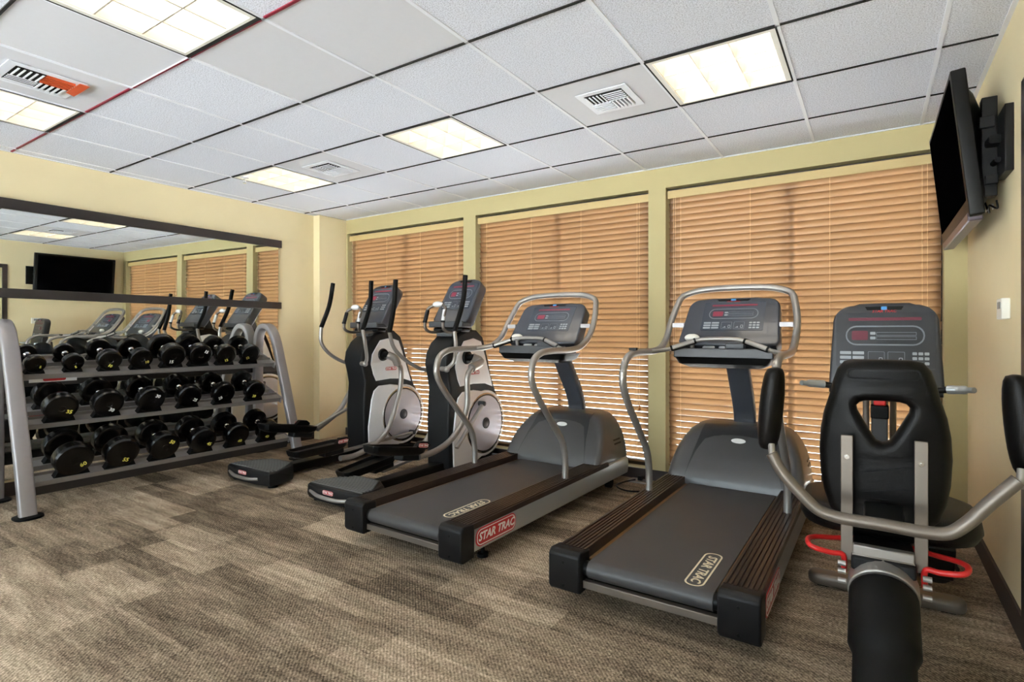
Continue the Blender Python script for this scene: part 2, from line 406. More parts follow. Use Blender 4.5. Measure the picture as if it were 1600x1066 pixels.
bw = B().box(XL, XL+0.35, YB-0.15, YB, 0, 2.7).box(XR-0.35, XR, YB-0.15, YB, 0, 2.7).box(XL+0.35, XR-0.35, YB-0.15, YB, 2.40, 2.7).box(XL+0.35, XR-0.35, YB-0.15, YB, 0, 0.1)  # opening left for the added fill window
struct('wall_back', bw, 'wall')
fr = B()
for q in range(5):
    x = XL+0.35+(XR-XL-0.7)*q/4; fr.box(x-0.03, x+0.03, YB-0.09, YB-0.03, 0.1, 2.40)
fr.box(XL+0.35, XR-0.35, YB-0.09, YB-0.03, 0.1, 0.15).box(XL+0.35, XR-0.35, YB-0.09, YB-0.03, 2.35, 2.40)
wb = struct('window_4', fr, 'frame')  # unseen window added behind the camera for frontal fill daylight
obj('window_pane', B().box(XL+0.35, XR-0.35, YB-0.062, YB-0.058, 0.15, 2.35), 'glass', wb)
struct('baseboard_right', B().box(XR-0.014, XR, DY1+0.055, -0.001, 0, 0.105), 'base', 0.002)
struct('baseboard_window', B().box(XL+0.105, XR-0.014, -0.014, 0.0, 0, ZW0), 'base', 0.002)
struct('baseboard_left', B().box(XL, XL+0.013, YB, -0.37, 0, 0.10), 'base', 0.002)
d = struct('door_1', B().box(XR+0.03, XR+0.07, DY0, DY1, 0.005, DZ), 'door')
obj('door_casing', B().box(XR-0.016, XR+0.03, DY1, DY1+0.055, 0, DZ+0.055).box(XR-0.016, XR+0.03, DY0-0.055, DY0, 0, DZ+0.055).box(XR-0.016, XR+0.03, DY0, DY1, DZ, DZ+0.055), 'base', d, 0.003)
obj('door_handle', B().cyl((XR+0.03, DY0+0.07, 1.0), (XR-0.02, DY0+0.07, 1.0), 0.012).tube([(XR-0.02, DY0+0.07, 1.0), (XR-0.022, DY0+0.19, 1.0)], 0.009, sub=1), 'chrome', d)
# windows behind the blinds
for n, (a, b) in enumerate(WIN):
    fr = B(); f = 0.045
    fr.box(a, a+f, 0.11, 0.15, ZW0, ZW1).box(b-f, b, 0.11, 0.15, ZW0, ZW1).box(a+f, b-f, 0.11, 0.15, ZW0, ZW0+f).box(a+f, b-f, 0.11, 0.15, ZW1-f, ZW1)
    mid = (a+b)/2; fr.box(mid-0.02, mid+0.02, 0.11, 0.15, ZW0+f, ZW1-f)
    wo = struct(f'window_{n+1}', fr, 'frame')
    obj('window_pane', B().box(a+f, mid-0.03, 0.128, 0.132, ZW0+f, ZW1-f).box(mid+0.03, b-f, 0.128, 0.132, ZW0+f, ZW1-f), 'glass', wo)

# ------------------------------------------------------------------ blinds
BL = ['wooden blind over the left window, behind the two ellipticals', 'wooden blind over the middle window, behind the left treadmill', 'wooden blind over the wide right window, behind the right treadmill and bike']
TILT = math.radians(52)
for n, (a, b) in enumerate(WIN):
    yb = 0.060
    t = thing('window_blind', BL[n], 'window blind', (0, yb, 0.1), group=None)
    TILT = math.radians((60, 60, 66)[n])
    a0, b0 = a+0.012, b-0.010
    top = ZW1-0.012
    obj('valance', B().box(a0-0.004, b0+0.004, -0.036, -0.028, top-0.075-0.1, top-0.012-0.1), 'valance', t, 0.002)
    obj('head_rail', B().box(a0, b0, -0.024, 0.03, top-0.055-0.1, top-0.1), 'frame', t, 0.002)
    sl = B(); z = top-0.088-0.1; zb = ZW0+0.055-0.1; pitch = 0.0485; i = 0
    while z > zb+0.03:
        # slat: room edge up, arched cross section
        dt = random.uniform(-0.02, 0.02)
        pr = []
        for s_ in (1, -1):
            for q in ([-1, -0.5, 0, 0.5, 1] if s_ > 0 else [1, 0.5, 0, -0.5, -1]):
                u = q*0.0275; h = -0.0085*(1-q*q) + s_*0.0014
                c, d = math.cos(TILT+dt), math.sin(TILT+dt)
                pr.append((-(u*c) - h*d, z + u*d - h*c))
        sl.prism(pr, 'x', a0+random.uniform(-.002, .002), b0+random.uniform(-.002, .002)); z -= pitch; i += 1
    obj('slats', sl, 'slat', t, sharp=50)
    obj('bottom_rail', B().box(a0, b0, -0.024, 0.024, zb-0.012, zb+0.004), 'slat', t, 0.002)
    cd = B(); L = b0-a0; npos = 4 if L > 1.77 else 4
    for q in range(npos):
        x = a0+0.10+(L-0.20)*q/(npos-1)
        for yy in (-0.0275, 0.0275): cd.box(x-0.0012, x+0.0012, yy-0.0008, yy+0.0008, zb, top-0.06-0.1)
    obj('ladder_cords', cd, 'cord', t)
    pc = obj('pull_cord', B().box(b0-0.075, b0-0.0725, -0.042, -0.040, 0.60-0.1, top-0.07-0.1), 'cord', t)
    obj('tassel', B().lathe((b0-0.0737, -0.041, 0.60-0.1), (0, 0, -1), [(0, 0.004), (0.01, 0.008), (0.03, 0.011), (0.045, 0.009), (0.05, 0.002)]), 'tassel', pc)
    if n != 1: obj('tilt_cord', B().box(a0+0.045, a0+0.0475, -0.042, -0.040, 0.95, top-0.07-0.1).box(a0+0.06, a0+0.0625, -0.042, -0.040, 1.05, top-0.07-0.1), 'cord', t)

# ------------------------------------------------------------------ ceiling fittings
def troffer():
    t = thing('ceiling_light', '', 'ceiling light')
    h = S/2-0.006
    hb = B(); f = 0.030
    for x0, x1, y0, y1 in ((-h+f-0.004, -h+f, -h+f, h-f), (h-f, h-f+0.004, -h+f, h-f), (-h+f, h-f, -h+f-0.004, -h+f), (-h+f, h-f, h-f, h-f+0.004)): hb.box(x0, x1, y0, y1, 0.004, 0.145)
    obj('housing', hb, 'whitepl', t)
    fr = B()
    for x0, x1, y0, y1 in ((-h+0.006, -h+f, -h+0.006, h-0.006), (h-f, h-0.006, -h+0.006, h-0.006), (-h+f, h-f, -h+0.006, -h+f), (-h+f, h-f, h-f, h-0.006)): fr.box(x0, x1, y0, y1, -0.002, 0.004)
    obj('frame', fr, 'whitepl', t)
    gk = B()
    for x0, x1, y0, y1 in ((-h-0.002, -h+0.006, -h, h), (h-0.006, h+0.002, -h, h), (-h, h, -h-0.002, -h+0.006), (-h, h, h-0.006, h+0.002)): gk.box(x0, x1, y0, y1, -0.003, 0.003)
    gk.box(-h+0.004, h-0.004, h-0.016, h-0.004, -0.0035, 0.0)  # black strip over the frame edge paints the shaded gap beside the grid
    obj('black_edge_and_gap', gk, 'plenum_shade', t)
    lv = B(); s = (h-f)*2/3
    for q in (-0.5, 0.5):
        for ax in (0, 1):
            pr = [(-0.0035+q*s, 0.004), (0.0035+q*s, 0.004), (0.012+q*s, 0.132), (-0.012+q*s, 0.132)]
            if ax: lv.prism(pr, 'y', -h+f, h-f)
            else: lv.prism([(p[0], p[1]) for p in pr], 'x', -h+f, h-f)
    for e in (-1, 1):
        pr = [(e*(h-f), 0.004), (e*(h-f)-e*0.002, 0.004), (e*(h-f)-e*0.014, 0.132), (e*(h-f), 0.132)]
        lv.prism(pr, 'y', -h+f, h-f); lv.prism(pr, 'x', -h+f, h-f)
    obj('louver', lv, 'louver', t)
    obj('lamp_panel', B().box(-h+f, h-f, -h+f, h-f, 0.136, 0.142), 'diffuser', t)
    return t
LLAB = {(2, 2): 'square ceiling light nearest the wall television, above the right treadmill', (-1, 2): 'square ceiling light in the middle of the ceiling, above the left treadmill',
        (-4, 2): 'square ceiling light farthest away, beside the small far air vent', (-1, 5): 'large bright square ceiling light at the top left edge of the photo',
        (-4, 5): 'square ceiling light at the left edge above the mirror, next to the orange-tinted vent',
        (2, 5): 'square ceiling light overhead right, above the camera', (-4, 8): 'square ceiling light at the back left of the room', (-1, 8): 'square ceiling light at the back middle of the room', (2, 8): 'square ceiling light at the back right of the room'}
tr0 = None
for (j, k) in LIGHTS:
    loc = ((j+0.5)*S, (gy(k)+gy(k+1))/2, ZC)
    if tr0 is None: tr0 = troffer(); tr0.location = loc; tr0['label'] = LLAB[(j, k)]; tr0['group'] = 'ceiling lights'
    else: dup(tr0, loc, 0, LLAB[(j, k)], 'ceiling lights')
def vent(label, loc, half, orange=False):
    t = thing('ceiling_vent', label, 'air vent', loc)
    fl = plate(rrect(half*2, half*2, 0.004), [rrect(half*1.5, half*1.5, 0.002)], t=0.004, bev=0.001)
    obj('vent_frame', fl, 'tbar', t)
    obj('vent_duct_shade', B().box(-half*.76, half*.76, -half*.76, half*.76, 0.0021, 0.0035), 'plenum_shade', t)  # flat black sheet painting the shade inside the duct
    h = half*0.75; quad = {}
    for ix, (sx, sy) in enumerate(((-1, 1), (1, 1), (1, -1), (-1, -1))):
        bl = B(); n = 5
        for q in range(n):
            c = (q+0.5)/n*h
            if ix % 2 == 0: bl.box(min(0, sx*h), max(0, sx*h), sy*c-0.005, sy*c+0.003, -0.012, -0.0095)
            else: bl.box(sx*c-0.003, sx*c+0.005, min(0, sy*h), max(0, sy*h), -0.012, -0.0095)
            if sy < 0: continue
            if ix % 2 == 0: bl.box(min(0, sx*h), max(0, sx*h), sy*c+0.003, sy*c+0.0045, -0.012, 0.002)
            else: bl.box(sx*c+0.005, sx*c+0.0065, min(0, sy*h), max(0, sy*h), -0.012, 0.002)
        orr = orange and ix in (0, 1)
        obj('vent_blades', bl, 'orange' if (orange and ix == 1) else 'tbar', t, label='blades painted with an orange reflection tint' if (orange and ix == 1) else None)
    if orange:
        obj('vent_tint_patch', B().prism([(-0.02, h+0.002), (h+0.045, h+0.002), (h+0.045, h+0.045), (-0.05, h+0.045)], 'z', -0.013, -0.010), 'orange', t, label='orange patch painting a reflection tint')  # extra shape carrying the painted orange tint past the blades
    return t
def vloc(j, k, dx=0, dy=0): return ((j+0.5)*S+dx, (gy(k)+gy(k+1))/2+dy, ZC-0.002)
vent('square white ceiling air vent between the two lights over the treadmills', vloc(1, 2), 0.15)
vent('small square ceiling air vent beside the farthest ceiling light', vloc(-3, 2), 0.16)
vent('ceiling air vent with a painted orange reflection tint at the upper left', vloc(-3, 5), 0.16, True)
t = thing('sprinkler', 'small fire sprinkler head on the ceiling above the mirror wall', 'sprinkler', (-2.35, -1.65, ZC))
obj('escutcheon', B().lathe((0, 0, 0), (0, 0, -1), [(0, 0.035), (0.004, 0.034), (0.007, 0.02), (0.008, 0.002)]), 'tbar', t)
obj('sprinkler_head', B().cyl((0, 0, -0.006), (0, 0, -0.03), 0.007).tube([(0.008, 0, -0.02), (0.018, 0, -0.032), (0.004, 0, -0.048)], 0.002).tube([(-0.008, 0, -0.02), (-0.018, 0, -0.032), (-0.004, 0, -0.048)], 0.002).cyl((0, 0, -0.048), (0, 0, -0.051), 0.014), 'chrome', t)

# ------------------------------------------------------------------ mirror wall
TH = math.radians(-0.45)
t = thing('wall_mirror', 'large wall mirror in dark horizontal trim bars behind the dumbbell rack', 'mirror', (XL, -0.79, 0.10))
mm = Matrix.Translation((0.012, 0, 0.0)) @ Matrix.Rotation(TH*-1, 4, 'Y')
obj('mirror_glass', B().box(-0.004, 0.0, -4.6, -0.03, 0.02, 2.0, mm), 'mirror', t)
for z0, z1 in ((2.10, 2.178), (1.452, 1.522), (0.795, 0.862)):
    obj('trim_bar', B().box(0.0, 0.045 if z0 > 2 else 0.04, -4.6, 0.0, z0-0.1, z1-0.1), 'trim', t, 0.003)

# ------------------------------------------------------------------ dumbbell rack
RY0, RY1 = -3.04, -1.08
rack = thing('dumbbell_rack', 'grey three-tier dumbbell rack standing in front of the wall mirror', 'dumbbell rack', (-2.78, -2.06, 0))
ox, oy = 2.78, 2.06
def rx(x): return x+ox
def ry(y): return y+oy
for y in (RY0, RY1):
    P = [(-2.43, 0.01), (-2.53, 0.36), (-2.70, 0.88), (-2.79, 1.13), (-2.85, 1.22), (-2.93, 1.265), (-3.02, 1.245), (-3.075, 1.16), (-3.09, 1.0), (-3.09, 0.4), (-3.09, 0.01)]
    obj('rack_frame', B().tube([(rx(a), ry(y), b) for a, b in P], 0.028, seg=16, sub=5, w=0.045, up=(1, 0, 0)), 'rack', rack, label='curved grey end frame')
    for q in (-2.43, -3.085):
        obj('foot_plate', plate(rrect(0.16, 0.15, 0.06), t=0.014, bev=0.004, m=Matrix.Translation((rx(q)+(0.0 if q > -3 else 0.02), ry(y), 0.008))), 'rubber', rack)
TIERS = [(-2.74, 0.905, 0.0), (-2.63, 0.572, 0.0), (-2.50, 0.205, 0.0)]
SL = math.radians(21)
dz = lambda d: d*math.tan(SL)
for i, (fx, fz, _) in enumerate(TIERS):
    y0, y1 = ry(RY0)+0.045, ry(RY1)-0.045
    mm = Matrix.Translation((rx(fx), 0, fz)) @ Matrix.Rotation(SL, 4, 'Y')
    r = B()
    # front and rear angle-iron rails with flanges
    for d in (0.0, -0.20):
        r.box(d-0.085, d, y0, y1, -0.004, 0.0, mm).box(d-0.004, d, y0, y1, -0.035, 0.0, mm).box(d-0.085, d-0.081, y0, y1, -0.004, 0.022, mm)
    obj('shelf', r, 'shelf', rack)
    for yy in (RY0, RY1):
        e = B().box(-0.33, 0.01, ry(yy)+(0.04 if yy == RY0 else -0.05), ry(yy)+(0.05 if yy == RY0 else -0.04), -0.05, 0.012, mm)
        obj('shelf_bracket', e, 'rack', rack, 0.002)
    if i == 2: obj('lower_front_strip', B().box(-0.02, -0.008, y0, y1, -0.105, -0.012, mm), 'trim', rack)  # dark strip below the front edge of the bottom shelf
obj('back_crossbar', B().box(rx(-3.11), rx(-3.075), ry(RY0)+0.03, ry(RY1)-0.03, 0.845, 0.885), 'rack', rack, 0.003)
pb = obj('name_plate', B().box(0, 0.004, ry(-3.0)+0.06, ry(-3.0)+0.33, 0.868-0.02, 0.868+0.02, Matrix.Translation((rx(-2.785), 0, 0))), 'pearl', rack)
mbad = frame((rx(-2.779), ry(-2.80), 0.868), (0, 1, 0), (0, 0, 1))
k = plate(rrect(0.13, 0.028, 0.012), t=0.002, m=mbad); obj('plate_emblem', k, 'red', pb)

def dumbbell(R, L, num, label, group, center, scaleK=1.0):
    """axis along local X, front face +X"""
    t = thing('dumbbell', label, 'dumbbell', center, 0, group); t.rotation_euler = (0, SL, 0)
    th = R*0.85
    for nm, s in (('head', 1), ('head', -1)):
        prof = [(0, R*0.45), (0.004, R*0.86), (th*0.12, R*0.985), (th*0.22, R), (th*0.78, R), (th*0.93, R*0.93), (th, R*0.80), (th+0.001, R*0.70), (th+0.001, R*0.22), (th-0.002, R*0.18), (th-0.002, 0.001)]
        hd = obj(nm, B().lathe((s*(L/2-th), 0, 0), (s, 0, 0), prof, 32), 'bell', t, sharp=28)
        if s == 1 and num:
            a = random.uniform(-0.5, 0.5); rr = R*0.50; ang = random.choice([-1.9, -1.2, -0.6, 0.8, -2.4, -1.6])
            mt = frame((L/2+0.0015, rr*math.cos(ang), rr*math.sin(ang)), (0, math.cos(a), math.sin(a)), (0, -math.sin(a), math.cos(a)))
            obj('number', text(num, R*0.36, mt, t=0.001, shear=0, fat=0.001), 'yellow' if num not in ('15', '25', '30') else 'white', hd)
    h = L/2-th
    obj('handle', B().lathe((-h-0.005, 0, 0), (1, 0, 0), [(0, 0.021), (0.012, 0.021), (0.018, 0.0145), (h*0.5, 0.0155), (h+0.005, 0.017), (h*1.5+0.01, 0.0155), (2*h-0.008, 0.0145), (2*h-0.002, 0.021), (2*h+0.01, 0.021)], 16), 'chrome', t)
    return t
T1L = [(-2.916, .062), (-2.70, .064), (-2.483, .080), (-2.272, .082), (-2.043, .098), (-1.826, .097), (-1.603, .090), (-1.377, .090)]
T2L = [(-2.815, .100), (-2.537, .100), (-2.253, .097), (-1.97, .095), (-1.685, .094), (-1.399, .091)]
T3L = [(-2.784, .114), (-2.499, .111), (-2.216, .108), (-1.928, .105), (-1.641, .102), (-1.354, .098)]
ORD = {0: 'first', 1: 'second', 2: 'third', 3: 'fourth', 4: 'fifth', 5: 'sixth', 6: 'seventh', 7: 'eighth'}
TN = ['top', 'middle', 'bottom']; NUM = [['5', '5', '10', '10', '15', '15', '12', '12'], ['35', '30', '30', '25', '25', '20'], ['60', '55', '50', '45', '40', '40']]
for i, row in enumerate((T1L, T2L, T3L)):
    fx, fz, _ = TIERS[i]
    for q, (y, R) in enumerate(row):
        L = 0.30 if i else (0.25 if R < 0.07 else 0.29)
        n = len(row)
        if q == 0: pos = f'leftmost on the {TN[i]} shelf, by the left end frame'
        elif q == n-1: pos = f'rightmost on the {TN[i]} shelf, by the right end frame'
        else: pos = f'{ORD[q]} from the left on the {TN[i]} shelf of the rack'
        size = ('small' if R < 0.07 else 'medium') if i == 0 else ('large' if i == 2 else 'big')
        # rests in two saddles
        lift = R+0.008
        cx = fx-0.135+lift*math.sin(SL); cz = fz+0.135*math.tan(SL)*0.93+lift*math.cos(SL)
        t = dumbbell(R, L, NUM[i][q], f'{size} black rubber dumbbell, {pos}', f'dumbbells on the {TN[i]} shelf', (cx, y, cz))
        mm = Matrix.Translation((rx(fx), ry(y), fz)) @ Matrix.Rotation(SL, 4, 'Y')
        hw = L/2-R*0.42
        for d in (-0.135+hw, -0.135-hw):
            wd = R*0.78
            pr = [(-wd*1.15, 0.0), (wd*1.15, 0.0)]
            arc = [(math.sin(a)*(R+0.002), lift-math.cos(a)*(R+0.002)) for a in [math.radians(v) for v in (46, 34, 22, 10, 0, -10, -22, -34, -46)]]
            obj('saddle', B().prism(pr+arc, 'x', d-0.022, d+0.022, mm), 'rubber', rack)

# ------------------------------------------------------------------ treadmills
def console_overlay(t, c, w, h, m, scr, dark=False):
    """display film with printed rows, leds and keys; m maps the plane, centre (0,0)"""
    f = obj('display_panel', plate(rrect(w, h, 0.006), t=0.002, m=m), scr, c)
    Z = 0.0018
    def pl(poly, holes=()): return plate(poly, holes, t=0.001, m=m @ Matrix.Translation((0, 0, Z)))
    return f, pl
def make_console(t, cm, W, H, T, body, scr, led, lip=True, overlay_w=0.62):
    """cm: plane of the console face (x right, y up, z out), origin at the face centre"""
    outer = [(-W/2, -H/2), (W/2, -H/2)]
    top = []
    for k in range(0, 13):
        a = math.radians(90*k/12); r = min(W, H)*0.20
        top.append((W/2*0.93-r+r*math.cos(a), H/2*0.955-r+r*math.sin(a)))
    arch = [(W*0.22, H/2*0.995), (0, H/2), (-W*0.22, H/2*0.995)]
    topl = [(-x, y) for x, y in top[::-1]]
    outline = [(-W/2+0.02, -H/2), (W/2-0.02, -H/2), (W/2, -H/2+0.03)]+top+arch+topl+[(-W/2, -H/2+0.03)]
    c = obj('console', plate(outline, t=T, bev=0.014, res=3, m=cm @ Matrix.Translation((0, 0, -T/2))), body, t)
    ow, oh = W*overlay_w, H*0.60; oc = cm @ Matrix.Translation((W*0.02 if overlay_w < .8 else 0, H*0.09, 0.001))
    x = B(); x.add(plate(rrect(ow, oh, 0.008), t=0.002)); obj('display_panel', _t(x, oc), scr, c)
    k = B(); kl = B(); kr = B(); mz = lambda px, py: oc @ Matrix.Translation((px, py, 0.0015))
    kr.add(plate(rrect(ow*0.74, oh*0.055, 0.003), t=0.001, m=mz(0, oh*0.38)))
    kl.add(plate(rrect(ow*0.80, oh*0.36, oh*0.17), [rrect(ow*0.77, oh*0.31, oh*0.15)], t=0.001, m=mz(0, oh*0.08)))
    kr.add(plate(rrect(ow*0.17, oh*0.17, 0.006), t=0.001, m=mz(-ow*0.25, oh*0.08)))
    for r in (0, 1):
        kl.add(plate(rrect(ow*0.40, oh*0.06, 0.002), [rrect(ow*0.39, oh*0.045, 0.001)], t=0.001, m=mz(ow*0.12, oh*(0.11-0.075*r))))
        k.add(plate(rrect(ow*0.055, oh*0.05, 0.003), t=0.0012, m=mz(-ow*0.115, oh*(0.12-0.085*r))))
    for r in range(3):
        for q in range(2): k.add(plate(rrect(ow*0.12, oh*0.055, 0.003), t=0.0012, m=mz(-ow*(0.40-0.135*q), -oh*(0.24+0.085*r))))
        for q in range(3): k.add(plate(rrect(ow*0.045, oh*0.05, 0.003), t=0.0012, m=mz(ow*(0.30+0.058*q), -oh*(0.24+0.085*r))))
    for q in (0, 1):
        px = -ow*0.08+q*ow*0.20
        kl.add(plate(rrect(ow*0.17, oh*0.24, 0.004), [rrect(ow*0.16, oh*0.225, 0.003)], t=0.001, m=mz(px, -oh*0.33)))
        k.add(plate(rrect(ow*0.04, oh*0.10, 0.004), [rrect(ow*0.025, oh*0.075, 0.002)], t=0.001, m=mz(px+ow*0.045, -oh*0.365)))
        k.add(plate([(-ow*0.05, -oh*0.02), (ow*0.01, -oh*0.02), (-ow*0.005, oh*0.03), (-ow*0.02, oh*0.0)], t=0.001, m=mz(px-ow*0.015, -oh*0.385)))
    obj('keys', k, 'button', c); obj('printed_lines', kl, 'line', c); obj('led_display', kr, led, c)
    fn = B()
    for s in (-1, 1): fn.add(plate([(s*W*0.03, -H*0.018), (s*W*0.15, -H*0.018), (s*W*0.17, H*0.02), (s*W*0.03, H*0.022)][::s], t=0.003, m=cm @ Matrix.Translation((0, H*0.435, 0.001))))
    obj('fan_grille', fn, 'black', c)
    obj('fan_button', _t(plate(rrect(W*0.05, H*0.035, 0.004), t=0.004), cm @ Matrix.Translation((0, H*0.437, 0.002))), 'blue', c)
    obj('wordmark', text('STAR TRAC', H*0.042, cm @ Matrix.Translation((0, H*0.405, 0.001)), t=0.001, fat=0.0004), 'red', c)
    return c
def _t(x, m):
    bmesh.ops.transform(x.b, matrix=m, verts=x.b.verts); return x

def treadmill(label, loc, rotz, ly=0.36):
    t = thing('treadmill', label, 'treadmill', loc, rotz)
    Wd = 0.43
    for s in (-1, 1):
        # metal side panel: slightly bulging profile
        prof = [(0.405, 0.095), (0.424, 0.105), (0.430, 0.14), (0.430, 0.19), (0.424, 0.225), (0.405, 0.236)]
        poly = [(s*a, b) for a, b in prof]
        obj('side_panel', B().prism(poly, 'y', 0.045, 2.0), 'panel', t, 0.003)
        # ribbed foot rail
        x0, x1 = 0.288, 0.418; n = 7; pr = [(x0, 0.205)]
        for q in range(n):
            a = x0+(x1-x0)*q/n; b = x0+(x1-x0)*(q+1)/n; d = (b-a)
            pr += [(a+d*0.08, 0.244), (a+d*0.16, 0.251), (a+d*0.70, 0.251), (a+d*0.80, 0.244)]
        pr += [(x1+0.006, 0.244), (x1+0.008, 0.205)]
        obj('foot_rail', B().prism([(s*a, b) for a, b in pr], 'y', 0.075, 1.66), 'rail', t, sharp=25)
        # rear end cap, chamfered foot
        cp = [(0.0, 0.095), (0.015, 0.075), (0.105, 0.08), (0.105, 0.246), (0.02, 0.254), (0.0, 0.235)]
        cap = obj('end_cap', B().prism(cp, 'x', s*0.284, s*0.436), 'char', t, 0.008)
        sc = B()
        for zz in (0.205, 0.105): sc.cyl((s*0.36, 0.002, zz), (s*0.36, -0.002, zz), 0.006, 12)
        obj('screw', sc, 'black', cap)
        obj('deck_frame', B().box(s*0.27, s*0.40, 0.10, 1.97, 0.10, 0.20), 'black', t)
        obj('leveling_foot', B().cyl((s*0.33, 0.30, 0), (s*0.33, 0.30, 0.018), 0.03).cyl((s*0.33, 0.30, 0.018), (s*0.33, 0.30, 0.11), 0.010), 'rubber', t)
        obj('transport_wheel', B().cyl((s*0.33-0.02, 1.86, 0.04), (s*0.33+0.02, 1.86, 0.04), 0.04).box(s*0.33-0.026, s*0.33+0.026, 1.84, 1.88, 0.05, 0.11), 'rubber', t)
        obj('deck_strip', B().box(s*0.262, s*0.289, 0.10, 1.55, 0.198, 0.206), 'deck', t)
    # running belt wraps the rear roller
    r = 0.037; zc = 0.2135-r
    pr = [(1.62, 0.2135)]+[(0.062-r*math.sin(a)*1.0, zc+r*math.cos(a)) for a in [PI*k/12 for k in range(13)]]+[(1.62, zc-r)]
    belt = obj('running_belt', B().prism(pr, 'x', -0.262, 0.262), 'belt', t, sharp=25)
    obj('roller', B().cyl((-0.283, 0.062, zc), (0.283, 0.062, zc), 0.031), 'black', t)
    mt = frame((0.175, ly, 0.2142), (0, -1, 0), (1, 0, 0))
    k = plate(rrect(0.36, 0.078, 0.036), [rrect(0.345, 0.064, 0.03)], t=0.0006, m=mt)
    k.add(text('STAR TRAC', 0.056, mt, t=0.0006, shear=0.25, fat=0.0014)); obj('belt_lettering', k, 'cream', belt)
    obj('rear_crossbar', B().box(-0.285, 0.285, 0.035, 0.065, 0.098, 0.130), 'taupe', t, 0.003)
    obj('frame_pan', B().box(-0.28, 0.28, 0.12, 1.95, 0.10, 0.125), 'black', t)
    # motor hood
    lv = [(0.205, 1.50, 2.04, 0.415, 0.05), (0.26, 1.505, 2.045, 0.412, 0.05), (0.33, 1.545, 2.045, 0.405, 0.06), (0.41, 1.60, 2.045, 0.388, 0.07), (0.48, 1.665, 2.04, 0.358, 0.08), (0.53, 1.725, 2.035, 0.325, 0.08), (0.558, 1.775, 2.025, 0.29, 0.08), (0.572, 1.82, 2.0, 0.25, 0.07), (0.576, 1.87, 1.97, 0.19, 0.04)]
    rings = []
    for z, a, b, hw, cr in lv:
        ring = []
        for px, py in rrect(2*hw, b-a, cr, 5, 0, (a+b)/2):
            if py < (a+b)/2: py += 0.045*max(0, 1-(px/hw)**2)*(1 if z < 0.5 else 0.4)
            ring.append((px, py, z+(0.01*(1-(px/hw)**2) if z > 0.5 else 0)))
        rings.append(ring)
    hood = obj('motor_hood', B().loft(rings), 'char2', t, sharp=60)
    cpn = []
    for z, a, b, hw, cr in lv[1:-1]:
        g = (z-0.26)/(0.572-0.26); x = 0.295-0.07*g
        rowp = [(-x+2*x*q/10) for q in range(11)]
        fr = [(px, a-0.012+0.045*max(0, 1-(px/hw)**2)*(1 if z < 0.5 else 0.4), z+(0.013*(1-(px/hw)**2) if z > 0.5 else 0)) for px in rowp]
        bk = [(p[0], p[1]+0.02, p[2]-0.01) for p in fr[::-1]]; cpn.append(fr+bk)
    obj('hood_face', B().loft(cpn), 'hood', hood, sharp=60)
    em = frame((0.01, 1.690, 0.485), (1, 0, 0), (0, 0.62, 0.70))
    obj('emblem', plate([(0.045*math.cos(2*PI*k/28), 0.018*math.sin(2*PI*k/28)) for k in range(28)], t=0.012, bev=0.002, m=em), 'white', hood)
    em2 = frame((0, 1.640, 0.425), (1, 0, 0), (0, 0.62, 0.70))
    obj('embossed_lettering', text('STAR TRAC', 0.050, em2, t=0.010, shear=0.25, fat=0.0012), 'console2', hood)
    for s in (-1, 1):
        obj('hood_vent', B().add(plate(rrect(0.11, 0.012, 0.005), t=0.003, m=frame((s*0.404, 1.84, 0.385), (0, s, 0), (-s*.2, 0, 1)))).add(plate(rrect(0.11, 0.012, 0.005), t=0.003, m=frame((s*0.408, 1.85, 0.355), (0, s, 0), (-s*.2, 0, 1)))), 'black', hood)
    # mast
    P = [(1.95, 0.50), (1.945, 0.62), (1.90, 0.72), (1.80, 0.86), (1.70, 1.0), (1.62, 1.10)]
    obj('mast', B().tube([(0, a, b) for a, b in P], 0.03, seg=20, sub=4, w=0.072, up=(0, 1, 0)), 'console', t, sharp=50)
    # console
    cm = frame((0, 1.50, 1.275), (1, 0, 0), (0, 0.22, 0.30))
    make_console(t, cm, 0.60, 0.375, 0.09, M['console'], M['screen'], M['redled'])
    tr = B().box(-0.285, 0.285, 1.27, 1.42, 1.045, 1.085); tr.box(-0.285, 0.285, 1.262, 1.275, 1.045, 1.105)
    tray = obj('accessory_tray', tr, 'console2', t, 0.008)
    obj('tray_base', B().loft([[(x, y, z) for x, y in rrect(w_, d_, 0.03, 4, 0, c_)] for w_, d_, c_, z in ((0.42, 0.14, 1.40, 0.985), (0.52, 0.22, 1.38, 1.01), (0.56, 0.26, 1.38, 1.05))]), 'black', tray)
    obj('reading_ledge', B().box(-0.055, 0.055, 1.335, 1.40, 1.088, 1.135, Matrix.Translation((0.06, 0, 0))), 'console2', tray, 0.006)
    pod = obj('control_pod', B().ball((-0.205, 1.385, 1.165), 0.048, 0.03, 0.026), 'whitepl', t, label='white rounded pod on the left of the console')
    obj('pod_stem', B().cyl((-0.205, 1.39, 1.08), (-0.205, 1.385, 1.15), 0.014), 'silver', pod)
    kp = B()
    for x, w_ in ((-0.10, 0.075), (0.0-0.02, 0.04)): kp.add(plate(rrect(w_, 0.024, 0.012), t=0.006, bev=0.002, m=frame((x, 1.372, 1.107), (1, 0, 0), (0, 0.4, 0.3))))
    obj('quick_keys', kp, 'button', tray)
    # handrail: one bent tube from deck to deck, over the console
    side = [(1.095, 0.235), (1.095, 0.36), (1.06, 0.485), (0.90, 0.665), (0.75, 0.83), (0.698, 0.92), (0.70, 0.985), (0.73, 1.04), (0.80, 1.073), (0.90, 1.082), (1.19, 1.086), (1.31, 1.105), (1.42, 1.165), (1.50, 1.26), (1.575, 1.375)]
